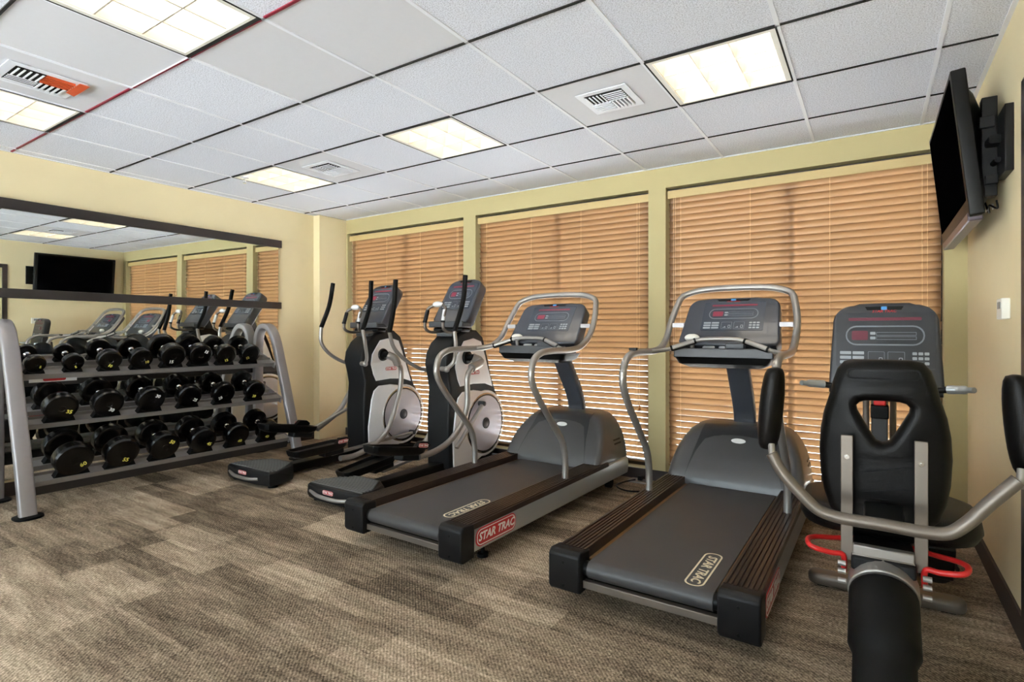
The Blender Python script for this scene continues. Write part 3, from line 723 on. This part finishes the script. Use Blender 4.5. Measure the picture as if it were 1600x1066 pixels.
    Lp = [(-0.38+(0.02 if b > 1.3 else 0), a, b) for a, b in side]+[(-0.335, 1.615, 1.44), (-0.25, 1.635, 1.475), (-0.12, 1.64, 1.488), (0, 1.642, 1.490)]
    Rp = [(-x, y, z) for x, y, z in Lp[:-1]][::-1]
    obj('handrail', B().tube(Lp+Rp, 0.0205, seg=16, sub=5, up=(1, 0, 0)), 'silver', t, sharp=60)
    hr = B().tube([(-0.372, 1.10, 1.082), (-0.28, 1.18, 1.10), (-0.135, 1.23, 1.150), (-0.10, 1.235, 1.158), (0.10, 1.235, 1.158), (0.135, 1.23, 1.150), (0.28, 1.18, 1.10), (0.372, 1.10, 1.082)], 0.0125, seg=12, sub=4, up=(0, 0, 1))
    bar = obj('heart_rate_bar', hr, 'silver', t, sharp=60)
    for s in (-1, 1):
        a, b = V(s*0.27, 1.187, 1.104), V(s*0.145, 1.228, 1.147)
        obj('pulse_grip', B().cyl(a, b, 0.0155), 'silver', bar)
        dcol = (b-a).normalized()
        obj('grip_collar', B().cyl(a-dcol*0.008, a+dcol*0.004, 0.018).cyl(b-dcol*0.004, b+dcol*0.008, 0.018).tube([a+V(0, 0, -0.008), b+V(0, 0, -0.008)], 0.0125, sub=1), 'black', bar)
        obj('console_bracket', B().box(s*0.285, s*0.362, 1.478, 1.502, 1.232, 1.262), 'rack', t, 0.002)
    # badge on the outer face of the right side panel
    badge(t, frame((0.4315, 0.29, 0.168), (0, 1, 0), (0, 0, 1)), 0.345, 0.092, 0.058)
    badge(t, frame((-0.4315, 0.29, 0.168), (0, -1, 0), (0, 0, 1)), 0.345, 0.092, 0.058)
    return t
tm = treadmill('grey and black treadmill between the ellipticals and the other treadmill', (0.075, -2.237, 0), math.radians(-1.5))
tm2 = treadmill('grey and black treadmill on the right, beside the recumbent bike', (1.409, -2.215, 0), math.radians(-0.5), 0.245)
obj('cable_clip', B().box(-0.40, -0.36, 0.83, 0.86, 1.098, 1.112), 'black', tm2)

# ------------------------------------------------------------------ ellipticals (local y: world y + 0.9)
def elliptical(label, xc, yoff, rpath, lpath, rped, lped, rh, lh, crank_deg, lend=None):
    Y = 0.9
    t = thing('elliptical_trainer', label, 'elliptical machine', (xc, -0.9+yoff, 0))
    q = lambda P: [(a+Y, b) for a, b in P]
    body = q([(-.55, .04), (-.735, .04), (-.745, .45), (-.725, .72), (-.745, .82), (-.775, .93), (-.76, 1.02), (-.70, 1.11), (-.60, 1.185), (-.48, 1.228), (-.36, 1.222), (-.27, 1.16), (-.22, 1.05), (-.14, .80), (-.07, .65), (.0, .555), (.035, .46), (.045, .375), (.035, .28), (-.01, .18), (-.07, .10), (-.14, .05)])
    bd = obj('drive_housing', B().prism(body, 'x', -0.125, 0.125), 'char', t, 0.018, segs=3)
    up = q([(-.60, 1.06), (-.55, 1.125), (-.42, 1.15), (-.31, 1.12), (-.25, .99), (-.135, .70), (-.25, .735), (-.42, .745), (-.60, .735), (-.635, .80), (-.665, .90), (-.65, .99)])
    arc = [(-.25+.30*math.cos(a), .375+.30*math.sin(a)) for a in [math.radians(v) for v in range(100, -101, -10)]]
    lo = q(arc+[(-.40, .045), (-.69, .05), (-.70, .30), (-.66, .56), (-.63, .64), (-.57, .685), (-.42, .69)])
    for s in (-1, 1):
        mx = frame((s*0.128, 0, 0), (0, 1, 0), (0, 0, 1))
        obj('upper_cover', plate(up, t=0.014, bev=0.005, m=mx), 'pearl', bd)
        obj('lower_cover', plate(lo, t=0.020, bev=0.008, m=mx), 'pearl', bd)
        obj('cover_rim', plate([(-.25+Y+.275*math.cos(2*PI*k/48), .375+.275*math.sin(2*PI*k/48)) for k in range(48)], t=0.026, bev=0.004, m=mx), 'chrome', bd)
        obj('crank_disc', plate([(-.25+Y+.262*math.cos(2*PI*k/48), .375+.262*math.sin(2*PI*k/48)) for k in range(48)], [[(-.25+Y+.252*math.cos(2*PI*k/48), .375+.252*math.sin(2*PI*k/48)) for k in range(48)]], t=0.032, bev=0.002, m=mx), 'black', bd)
        obj('disc_face', plate([(-.25+Y+.25*math.cos(2*PI*k/48), .375+.25*math.sin(2*PI*k/48)) for k in range(48)], t=0.030, bev=0.002, m=mx), 'disc', bd)
        obj('disc_hub', B().lathe((s*0.135, -.25+Y, .375), (s, 0, 0), [(0, .05), (0.014, .05), (0.018, .042), (0.014, .036), (0.02, .02), (0.022, .002)]), 'console', bd)
        # pivot shaft of the swing arm
        obj('pivot_hub', B().lathe((s*0.12, -.52+Y, .985), (s, 0, 0), [(0, .06), (0.02, .062), (0.035, .055), (0.04, .03), (0.05, .03), (0.09, .028), (0.095, .002)]), 'black', bd)
    badge(t, frame((0.137, -.41+Y, .845), (0, 1, 0), (0, 0, 1)), 0.15, 0.036, 0.027)
    obj('top_louver', B().box(-0.09, 0.09, -.66+Y, -.59+Y, 1.165, 1.20, Matrix.Translation((0, 0, 0))).box(-0.07, 0.07, -.59+Y, -.50+Y, 1.19, 1.228), 'console2', bd, 0.006)
    obj('base_beam', B().box(-0.06, 0.06, -1.62+Y, -.60+Y, 0.025, 0.095), 'black', t, 0.01)
    obj('front_foot', B().box(-0.30, 0.30, -.12+Y, -.03+Y, 0.0, 0.055), 'black', t, 0.015)
    pf = [(-0.29, -1.80), (-0.15, -1.825), (0.15, -1.825), (0.29, -1.80), (0.30, -1.72), (0.24, -1.56), (0.10, -1.47), (-0.10, -1.47), (-0.24, -1.56), (-0.30, -1.72)]
    pf = [(a, b+Y) for a, b in pf]
    obj('rear_step', B().loft([[(a*0.97, (b-Y+1.62)*0.95+Y-1.62, 0.022) for a, b in pf], [(a, b, 0.05) for a, b in pf], [(a*0.985, b, 0.115) for a, b in pf], [(a*0.94, (b-Y+1.64)*0.94+Y-1.64, 0.128) for a, b in pf]]), 'char', t, 0.004)
    rb = B()
    for k in range(11):
        yy = -1.785+k*0.026; hw = 0.265 if yy < -1.70 else 0.265-(yy+1.70)*0.75
        rb.box(-hw, hw, yy+Y, yy+0.011+Y, 0.124, 0.135)
    obj('tread_ribs', rb, 'rib', t)
    obj('lift_handle', B().tube([(-0.25, -1.80+Y, 0.075), (-0.13, -1.838+Y, 0.068), (0.0, -1.848+Y, 0.065), (0.10, -1.842+Y, 0.066), (0.17, -1.815+Y, 0.07)], 0.013, seg=12), 'silver', t)
    obj('step_feet', B().cyl((-0.24, -1.74+Y, 0), (-0.24, -1.74+Y, 0.03), 0.035).cyl((0.24, -1.74+Y, 0), (0.24, -1.74+Y, 0.03), 0.035), 'rubber', t)
    badge(t, frame((-0.03, -1.826+Y, 0.097), (1, 0, 0), (0, 0, 1)), 0.11, 0.03, 0.02)
    for s, path, ped, hp in ((1, rpath, rped, rh), (-1, lpath, lped, lh)):
        X = s*0.255
        arm = obj('swing_arm', B().tube([(X, a+Y, b) for a, b in path], 0.024, seg=14, sub=5, up=(1, 0, 0)), 'silver', t, sharp=60)
        obj('arm_elbow', B().tube([(s*0.20, -.52+Y, .985), (X-s*0.01, -.47+Y, .95), (X, path[0][0]+Y, path[0][1]+0.0)], 0.038, seg=14, sub=4), 'silver', arm)
        # pedal: dished foot plate with toe cup
        py, pz, tilt = ped
        pm = Matrix.Translation((s*0.215, py+Y, pz)) @ Matrix.Rotation(tilt, 4, 'X')
        o1 = [(-0.075, -0.25), (-0.05, -0.275), (0.05, -0.275), (0.078, -0.25), (0.092, 0.0), (0.09, 0.19), (0.06, 0.24), (-0.06, 0.24), (-0.09, 0.19), (-0.088, 0.0)]
        pd = B().loft([[V(a*0.7, b*0.8, -0.032) for a, b in o1], [V(a*0.93, b*0.96, -0.012) for a, b in o1], [V(a, b, 0.018) for a, b in o1], [V(a*1.03, b*1.01, 0.035) for a, b in o1], [V(a*0.9, b*0.94, 0.035) for a, b in o1], [V(a*0.86, b*0.92, 0.010) for a, b in o1]])
        pd.prism([(0.10, 0.03), (0.245, 0.03), (0.245, 0.055), (0.21, 0.075), (0.14, 0.075)], 'x', s*0.055, s*0.097)
        pdl = obj('pedal', _t(pd, pm), 'black', t, 0.004)
        obj('pedal_carriage', _t(B().box(-0.045, 0.045, 0.02, 0.22, -0.072, -0.02), pm), 'char', pdl, 0.01)
        bm_ = pm @ frame((s*0.0985, 0.165, 0.045), (0, s, 0), (0, 0, 1))
        badge(t, bm_, 0.10, 0.032, 0.02, name='pedal_badge')
        # link from crank to pedal
        ca = math.radians(crank_deg+(0 if s > 0 else 180)); cy, cz = -.25+.215*math.cos(ca), .375+.215*math.sin(ca)
        ly_, lz_ = lend if (lend and s > 0) else (py+0.12, pz-0.07)
        obj('crank_link', B().tube([(s*0.185, cy+Y, cz), (s*0.195, (cy+ly_)/2+Y, (cz+lz_)/2), (s*0.205, ly_+Y, lz_)], 0.018, seg=12, sub=4, w=0.012, up=(1, 0, 0)), 'silver', t)
        obj('crank_pin', B().cyl((s*0.145, cy+Y, cz), (s*0.205, cy+Y, cz), 0.022).cyl((s*0.205, cy+Y, cz), (s*0.211, cy+Y, cz), 0.012), 'console2', t)
        # moving handle
        HX = s*0.275
        P = [(HX*(1, 1, 1, 1, .86, .70)[i] if len(hp) == 6 else HX*(1, 1, 1, 1, .95, .82, .68)[i], a+Y, b) for i, (a, b) in enumerate(hp)]
        lowr = B().tube(P[2:], 0.0165, seg=12, sub=5, up=(1, 0, 0))
        hh = obj('moving_handle', lowr, 'silver', t, sharp=60)
        obj('handle_grip', B().tube(P[:3], 0.0205, seg=14, sub=6, up=(1, 0, 0)), 'rubber', hh, sharp=60)
        e = P[-1]
        obj('handle_joint', B().ball(e, 0.026).cyl(e, (s*0.12, e[1]+0.02, e[2]), 0.02), 'silver', hh)
    # fixed pulse handlebars
    for s in (-1, 1):
        x = s*0.095
        fb = obj('fixed_handlebar', B().tube([(s*0.045, -.73+Y, 1.435), (x, -.755+Y, 1.405), (x*1.05, -.79+Y, 1.29), (x*1.05, -.785+Y, 1.235), (x, -.73+Y, 1.205), (x*.9, -.58+Y, 1.215), (x*.7, -.45+Y, 1.25)], 0.0135, seg=12, sub=5), 'taupe', t, sharp=60)
        obj('pulse_grip', B().tube([(x*1.01, -.762+Y, 1.39), (x*1.05, -.79+Y, 1.295)], 0.017, sub=1), 'pearl' if s > 0 else 'char', fb)
        obj('grip_collar', B().cyl((x*1.05, -.791+Y, 1.30), (x*1.05, -.793+Y, 1.283), 0.019), 'black', fb)
    obj('handlebar_knob', B().ball((0, -.74+Y, 1.44), 0.055, 0.03, 0.026), 'pearl', t)
    obj('console_neck', B().tube([(0, -.33+Y, 1.14), (0, -.38+Y, 1.25), (0, -.42+Y, 1.36)], 0.045, seg=16, w=0.05, up=(0, 1, 0)), 'console', t)
    cm = frame((0, -.47+Y, 1.49), (1, 0, 0), (0, 0.27, 0.42))
    make_console(t, cm, 0.40, 0.47, 0.10, M['console'], M['screen'], M['redled'], overlay_w=0.80)
    tr = obj('accessory_tray', B().box(-0.19, 0.19, -.64+Y, -.52+Y, 1.245, 1.285).box(-0.19, 0.19, -.648+Y, -.636+Y, 1.245, 1.30), 'console2', t, 0.008)
    obj('tray_base', B().box(-0.165, 0.165, -.62+Y, -.50+Y, 1.205, 1.245), 'black', tr, 0.015)
    return t
H1 = [(-.79, 1.675), (-.805, 1.455), (-.89, 1.225), (-.86, 1.09), (-.81, .96), (-.79, .91)]
H2 = [(-.78, 1.68), (-.825, 1.46), (-.915, 1.25), (-.915, 1.11), (-.85, 1.01), (-.74, .93), (-.65, .89)]
elliptical('silver and black elliptical trainer farther left, next to the dumbbell rack', -1.99, -0.035,
           [(-.44, .89), (-.405, .86), (-.40, .70), (-.46, .50), (-.60, .24), (-.80, .14), (-.98, .10), (-1.12, .105)],
           [(-.50, .86), (-.52, .74), (-.60, .60), (-.72, .44), (-.84, .36), (-.98, .29)],
           (-1.30, .215, 0.02), (-1.29, .345, -0.17), H1, H2, -65)
elliptical('silver and black elliptical trainer nearer the left treadmill', -0.95, -0.035,
           [(-.60, .90), (-.655, .84), (-.66, .60), (-.72, .46), (-.88, .33), (-1.07, .275), (-1.24, .27)],
           [(-.44, .89), (-.40, .85), (-.39, .70), (-.44, .50), (-.58, .26), (-.78, .14), (-.98, .085), (-1.12, .075)],
           (-1.42, .345, -0.17), (-1.30, .155, 0.10), [(-.71, 1.675), (-.74, 1.46), (-.85, 1.21), (-.835, 1.10), (-.815, .96), (-.85, .90)],
           [(-.96, 1.645), (-.98, 1.42), (-1.03, 1.20), (-.985, 1.08), (-.90, .99), (-.76, .90), (-.65, .86)], 118, (-.74, .24))

# ------------------------------------------------------------------ recumbent bike (local y: world y + 1.9)
t = bike = thing('recumbent_bike', 'black recumbent exercise bike seen from behind, between the right treadmill and the right wall', 'exercise bike', (2.205, -1.9, 0))
Y = 1.9
# seat back: lofted plate with a rounded triangular window
half = [(0, 1.108), (.075, 1.107), (.108, 1.10), (.128, 1.075), (.140, 1.035), (.150, .99), (.168, .93), (.178, .87), (.182, .80), (.178, .72), (.168, .66), (.150, .605), (.12, .575), (.06, .568)]
out = half+[(0, .566)]+[(-a, b) for a, b in half[1:]][::-1]
out = [(a, b-0.84) for a, b in smooth2(out)] if 'smooth2' in globals() else [(a, b-0.84) for a, b in out]
tri = [(-.062, .140), (-.045, .145), (0, .147), (.045, .145), (.062, .140), (.072, .128), (.070, .112), (.035, .045), (.018, .018), (0, .010), (-.018, .018), (-.035, .045), (-.070, .112), (-.072, .128)]
sb = plate(out, [[(a, b-0.008) for a, b in tri]], t=0.075, bev=0.030, res=6)
bmesh.ops.triangulate(sb.b, faces=[f for f in sb.b.faces if len(f.verts) > 4])
for _ in range(2): bmesh.ops.subdivide_edges(sb.b, edges=[e for e in sb.b.edges if e.calc_length() > 0.03], cuts=1)
for v in sb.b.verts:
    x_, y_ = v.co.x, v.co.y
    v.co.z += -0.9*x_*x_                                   # gentle wrap
    v.co.z += (-0.25*(y_-0.17) if y_ > 0.17 else 0)         # headrest leans forward
sbm = frame((0, -2.185+Y, 0.84), (1, 0, 0), (0, -0.06, 1))
sb = _t(sb, sbm)
seat_back = obj('seat_back', sb, 'vinyl', t, sharp=60)
mt = frame((0, -2.205+Y, 1.062), (1, 0, 0), (0, 0.2, 1))
k = plate(rrect(0.20, 0.034, 0.016), [rrect(0.19, 0.024, 0.011)], t=0.004, m=mt @ Matrix.Translation((0, 0, 0.012))); k.add(text('STAR TRAC', 0.022, mt @ Matrix.Translation((0, 0, 0.012)), t=0.003, fat=0.0005))
obj('embossed_lettering', k, 'rubber', seat_back)
cu = []
for z, w_, d_ in ((0.505, 0.40, 0.34), (0.52, 0.50, 0.42), (0.555, 0.53, 0.45), (0.585, 0.52, 0.44), (0.60, 0.46, 0.38)):
    cu.append([(a, b, z) for a, b in rrect(w_, d_, 0.13, 6, 0.01, -1.93+Y)])
obj('seat_cushion', B().loft(cu), 'vinyl', t, sharp=60)
for s in (-1, 1):
    x = s*0.097+(0.0)
    bp = obj('back_strut', B().box(x-0.017, x+0.017, -2.262+Y, -2.250+Y, 0.47, 0.868), 'taupe', t, 0.002)
    sc = B()
    for z in (0.80, 0.60): sc.cyl((x, -2.262+Y, z), (x, -2.267+Y, z), 0.0075, 12).cyl((x, -2.267+Y, z), (x, -2.269+Y, z), 0.004, 8)
    obj('bolt', sc, 'chrome', bp)
    # red adjusting lever loop
    P = [(s*0.105, -2.26+Y, 0.43), (s*0.108, -2.265+Y, 0.485), (s*0.14, -2.275+Y, 0.488), (s*0.195, -2.285+Y, 0.50), (s*0.21, -2.25+Y, 0.505), (s*0.20, -2.19+Y, 0.50), (s*0.14, -2.13+Y, 0.49), (s*0.08, -2.10+Y, 0.49)]
    obj('seat_lever', B().tube(P, 0.0085, seg=10, sub=5), 'redlever', t, sharp=60, label='red seat adjusting lever')
    # armrest pad
    px = s*0.300; pz = 0.955
    pad = B(); R = []
    for k in range(13):
        a = -PI/2+PI*k/12; hh = math.sin(a)*0.132; ww_ = 0.036*max(math.cos(a), 0.02)**0.38
        R.append([V(px+s*0.0+ww_*math.cos(b)+(-s*0.10*hh), -2.40+Y+0.0+0.05*math.sin(b)*max(math.cos(a), .05)**.38-0.1*hh, pz+hh) for b in [2*PI*j/20 for j in range(20)]])
    pad.loft(R)
    pd = obj('armrest_pad', pad, 'vinyl', t, sharp=60)
    obj('pad_stem', B().cyl((s*0.290, -2.44+Y, 0.80), (s*0.297, -2.42+Y, 0.845), 0.010), 'silver', pd)
    # clamp bolts
    cb = B()
    for z in (0.47, 0.445, 0.415): cb.cyl((s*0.098, -2.30+Y, z), (s*0.120, -2.30+Y, z), 0.009, 10)
    obj('clamp_bolt', cb, 'silver', t)
obj('armrest_bar', B().tube([(-0.292, -2.45+Y, 0.822), (-0.262, -2.45+Y, 0.768), (-0.20, -2.45+Y, 0.70), (-0.165, -2.45+Y, 0.670), (-0.12, -2.45+Y, 0.657), (0.0, -2.45+Y, 0.655), (0.10, -2.45+Y, 0.653), (0.145, -2.45+Y, 0.660), (0.18, -2.45+Y, 0.690), (0.23, -2.45+Y, 0.755), (0.285, -2.45+Y, 0.822)], 0.0175, seg=16, sub=5), 'taupe', t, sharp=60)
obj('bar_mount', B().box(-0.05, 0.05, -2.44+Y, -2.255+Y, 0.635, 0.665), 'black', t, 0.005)
obj('seat_carriage', B().box(-0.085, 0.085, -2.30+Y, -1.80+Y, 0.455, 0.500), 'char', t, 0.008)
obj('carriage_plate', B().box(-0.08, 0.08, -2.285+Y, -2.255+Y, 0.50, 0.53).box(-0.082, 0.082, -2.29+Y, -2.24+Y, 0.487, 0.503), 'silver', t, 0.004)
obj('rail_collar', B().tube([(0, -2.25+Y, 0.415), (0, -2.31+Y, 0.395)], 0.094, seg=28, sub=1), 'silver', t, 0.004, label='grey metal collar')
# boot: thick curved rail cover running down to the rear foot
P = [(0, -2.29+Y, 0.405), (0, -2.34+Y, 0.385), (0, -2.42+Y, 0.335), (0, -2.52+Y, 0.25), (0, -2.64+Y, 0.155), (0, -2.80+Y, 0.085)]
obj('rail_cover', B().tube(P, [0.076, 0.090, 0.089, 0.076, 0.070, 0.068], seg=28, sub=5, up=(1, 0, 0)), 'rubber', t, sharp=60)
obj('seat_rail', B().box(-0.055, 0.055, -2.28+Y, -0.90+Y, 0.33, 0.45), 'silver', t, 0.01)
obj('rear_foot', B().box(-0.26, 0.26, -2.86+Y, -2.78+Y, 0.0, 0.055), 'taupe', t, 0.02)
ff = obj('front_foot', plate(rrect(0.60, 0.095, 0.045), t=0.055, bev=0.02, m=Matrix.Translation((0.01, -1.34+Y, 0.035))), 'taupe', t, sharp=50)
obj('foot_pad', B().box(-0.25, -0.20, -1.36+Y, -1.32+Y, 0.0, 0.012).box(0.22, 0.27, -1.36+Y, -1.32+Y, 0.0, 0.012), 'rubber', ff)
hs = [(-1.62, .10), (-1.60, .45), (-1.45, .60), (-1.25, .66), (-1.05, .62), (-0.80, .46), (-0.70, .30), (-0.72, .06), (-1.30, .03)]
obj('drive_housing', B().prism([(a+Y, b) for a, b in hs], 'x', -0.10, 0.10), 'char', t, 0.02, segs=3)
obj('crank_disc', B().cyl((-0.115, -1.22+Y, .34), (0.115, -1.22+Y, .34), 0.19, 36), 'console2', t, 0.004)
for s, py, pz in ((1, -1.47, .245), (-1, -1.02, .43)):
    ca = obj('crank_arm', B().tube([(s*0.125, -1.22+Y, .34), (s*0.135, (py-1.22)/2+Y, (pz+.34)/2), (s*0.145, py+Y, pz-.02)], 0.016, seg=10, sub=2), 'silver', t)
    pm = Matrix.Translation((s*0.195, py+Y, pz)) @ Matrix.Rotation(math.radians(-62), 4, 'X')
    pp = obj('pedal', _t(B().add(plate(rrect(0.115, 0.22, 0.05), t=0.022, bev=0.006)), pm), 'black', t, sharp=50)
    obj('heel_cup', _t(B().prism([(-0.11, -0.03), (-0.11, 0.04), (-0.04, 0.0), (0.06, -0.01), (0.06, -0.03)], 'x', -0.058, 0.058), pm), 'black', pp, 0.004)
    obj('pedal_strap', _t(B().tube([(-0.055, 0.03, 0.0), (-0.06, 0.03, 0.04), (0.0, 0.03, 0.075), (0.06, 0.03, 0.04), (0.075, 0.03, 0.0)], 0.003, seg=8, w=0.018, up=(0, 0, 1)), pm), 'char', pp)
obj('mast', B().tube([(0, -1.18+Y, .60), (0, -1.20+Y, .80), (0, -1.23+Y, 1.02)], 0.032, seg=16, w=0.034, up=(0, 1, 0)).tube([(-.055, -1.10+Y, .60), (-.055, -1.14+Y, .98)], 0.014, sub=1).tube([(.055, -1.10+Y, .60), (.055, -1.14+Y, .98)], 0.014, sub=1), 'taupe', t, sharp=50)
obj('mast_cover', B().box(-0.032, 0.032, -1.275+Y, -1.235+Y, .68, .86), 'console2', t, 0.006)
obj('height_latch', B().box(-0.024, 0.024, -1.31+Y, -1.27+Y, .862, .905), 'redlever', t, 0.006, label='red latch on the console mast')
obj('latch_block', B().box(-0.036, 0.036, -1.30+Y, -1.23+Y, .80, .862), 'black', t, 0.006)
cm = frame((0.017, -1.285+Y, 1.125), (1, 0, 0), (0, 0.16, 1))
make_console(t, cm, 0.445, 0.43, 0.08, M['console2'], M['screen2'], M['redled2'], overlay_w=0.86)
hb = obj('front_handlebar', B().tube([(-0.20, -1.33+Y, .93), (0, -1.30+Y, .91), (0.23, -1.33+Y, .93)], 0.014, sub=4), 'black', t)
for s in (-1, 1):
    x0, x1 = (0.245, 0.325) if s > 0 else (-0.222, -0.312)
    obj('hand_grip', B().tube([(x0, -1.34+Y, .952), (x0+(x1-x0)*.5, -1.36+Y, .955), (x1, -1.41+Y, .960)], [0.019, 0.018, 0.012], seg=14), 'panel', hb)
    obj('grip_sleeve', B().tube([(x0-s*0.035, -1.335+Y, .945), (x0, -1.34+Y, .952)], 0.014, sub=1), 'black', hb)

# ------------------------------------------------------------------ television on the right wall
t = thing('wall_television', 'black flat television on a wall bracket high on the right wall', 'television', (2.50, -0.72, 2.03))
tm_ = frame((0, 0, 0), (0, -1, 0), (-0.105, 0, 1))       # local x: towards camera, y: up, z: into the room (-X)
obj('cabinet', _t(plate(rrect(1.06, 0.655, 0.012), t=0.055, bev=0.006, m=Matrix.Translation((0, 0, -0.0275))), tm_), 'tvblack', t, sharp=50)
obj('screen', _t(plate(rrect(0.985, 0.55, 0.003), t=0.004, m=Matrix.Translation((0, 0.025, 0.0005))), tm_), 'tvscreen', t)
obj('back_shell', _t(B().loft([[V(a, b, -0.05) for a, b in rrect(0.94, 0.56, 0.03)], [V(a, b, -0.085) for a, b in rrect(0.86, 0.50, 0.05)], [V(a, b, -0.125) for a, b in rrect(0.66, 0.34, 0.05)]]), tm_), 'tvblack', t)
obj('speaker_bar', _t(B().box(-0.50, 0.50, -0.345, -0.305, -0.05, 0.004), tm_), 'tvmetal', t, 0.006, label='grey speaker bar along the bottom edge')
obj('port_panel', _t(B().box(-0.10, 0.28, -0.27, -0.10, -0.088, -0.082).box(0.3, 0.36, -0.2, 0.05, -0.07, -0.064), tm_), 'whitepl', t)
mk = thing('television_bracket', 'black swivel arm bracket holding the television off the right wall', 'wall bracket', (XR, -1.18, 2.0))
obj('wall_plate', B().box(-0.03, 0.0, -0.13, 0.05, -0.13, 0.15), 'tvblack', mk, 0.003)
obj('swivel_arm', B().tube([(-0.04, -0.05, 0.03), (-0.055, 0.15, 0.03), (-0.05, 0.42, 0.03)], 0.018, sub=1, w=0.03, up=(0, 0, 1)).tube([(-0.04, -0.05, -0.06), (-0.055, 0.15, -0.06), (-0.05, 0.42, -0.06)], 0.012, sub=1), 'tvblack', mk)
obj('mount_plate', B().box(-0.095, -0.04, 0.0, 0.75, 0.10, 0.15).box(-0.075, -0.03, 0.0, 0.75, -0.15, -0.11).box(-0.085, -0.03, 0.02, 0.08, -0.2, 0.24).box(-0.085, -0.03, 0.60, 0.66, -0.2, 0.24), 'tvblack', mk, 0.003)
t = thing('television_cables', 'short loose cables hanging below the television bracket', 'cable', (XR-0.05, -1.05, 1.78))
obj('cable', B().tube([(0, 0.1, 0.05), (0.01, 0.03, -0.03), (0.0, -0.05, -0.01), (0.02, -0.1, -0.035), (0.01, -0.15, -0.01)], 0.004, seg=8), 'black', t)
obj('cable', B().tube([(0.01, 0.14, 0.08), (0.0, 0.05, -0.02), (0.015, -0.02, 0.0), (0.01, -0.06, -0.03)], 0.003, seg=8), 'whitepl', t)
t = thing('thermostat', 'small white thermostat on the right wall below the television', 'thermostat', (XR, -1.185, 1.30))
obj('case', B().box(-0.03, 0, -0.055, 0.055, -0.045, 0.045), 'whitepl', t, 0.004)
obj('display', B().box(-0.0315, -0.029, -0.03, 0.03, 0.0, 0.03), 'line', t)
# floor odds and ends
t = thing('power_cord', 'black power cord looped on the carpet between the two treadmills', 'cord', (0.62, -0.25, 0))
obj('cord', B().tube([(0.22, -0.02, 0.006), (0.10, -0.12, 0.006), (-0.02, -0.16, 0.006), (-0.13, -0.08, 0.006), (-0.12, 0.06, 0.006), (-0.05, 0.12, 0.02)], 0.006, seg=8), 'black', t)
t = thing('floor_outlet', 'low floor power outlet box at the window wall between the treadmills', 'outlet', (0.60, -0.10, 0))
obj('outlet_box', B().box(-0.09, 0.09, -0.06, 0.06, 0, 0.012), 'shelf', t, 0.004)
obj('plug', B().box(-0.02, 0.015, -0.015, 0.015, 0.012, 0.045), 'black', t, 0.004)
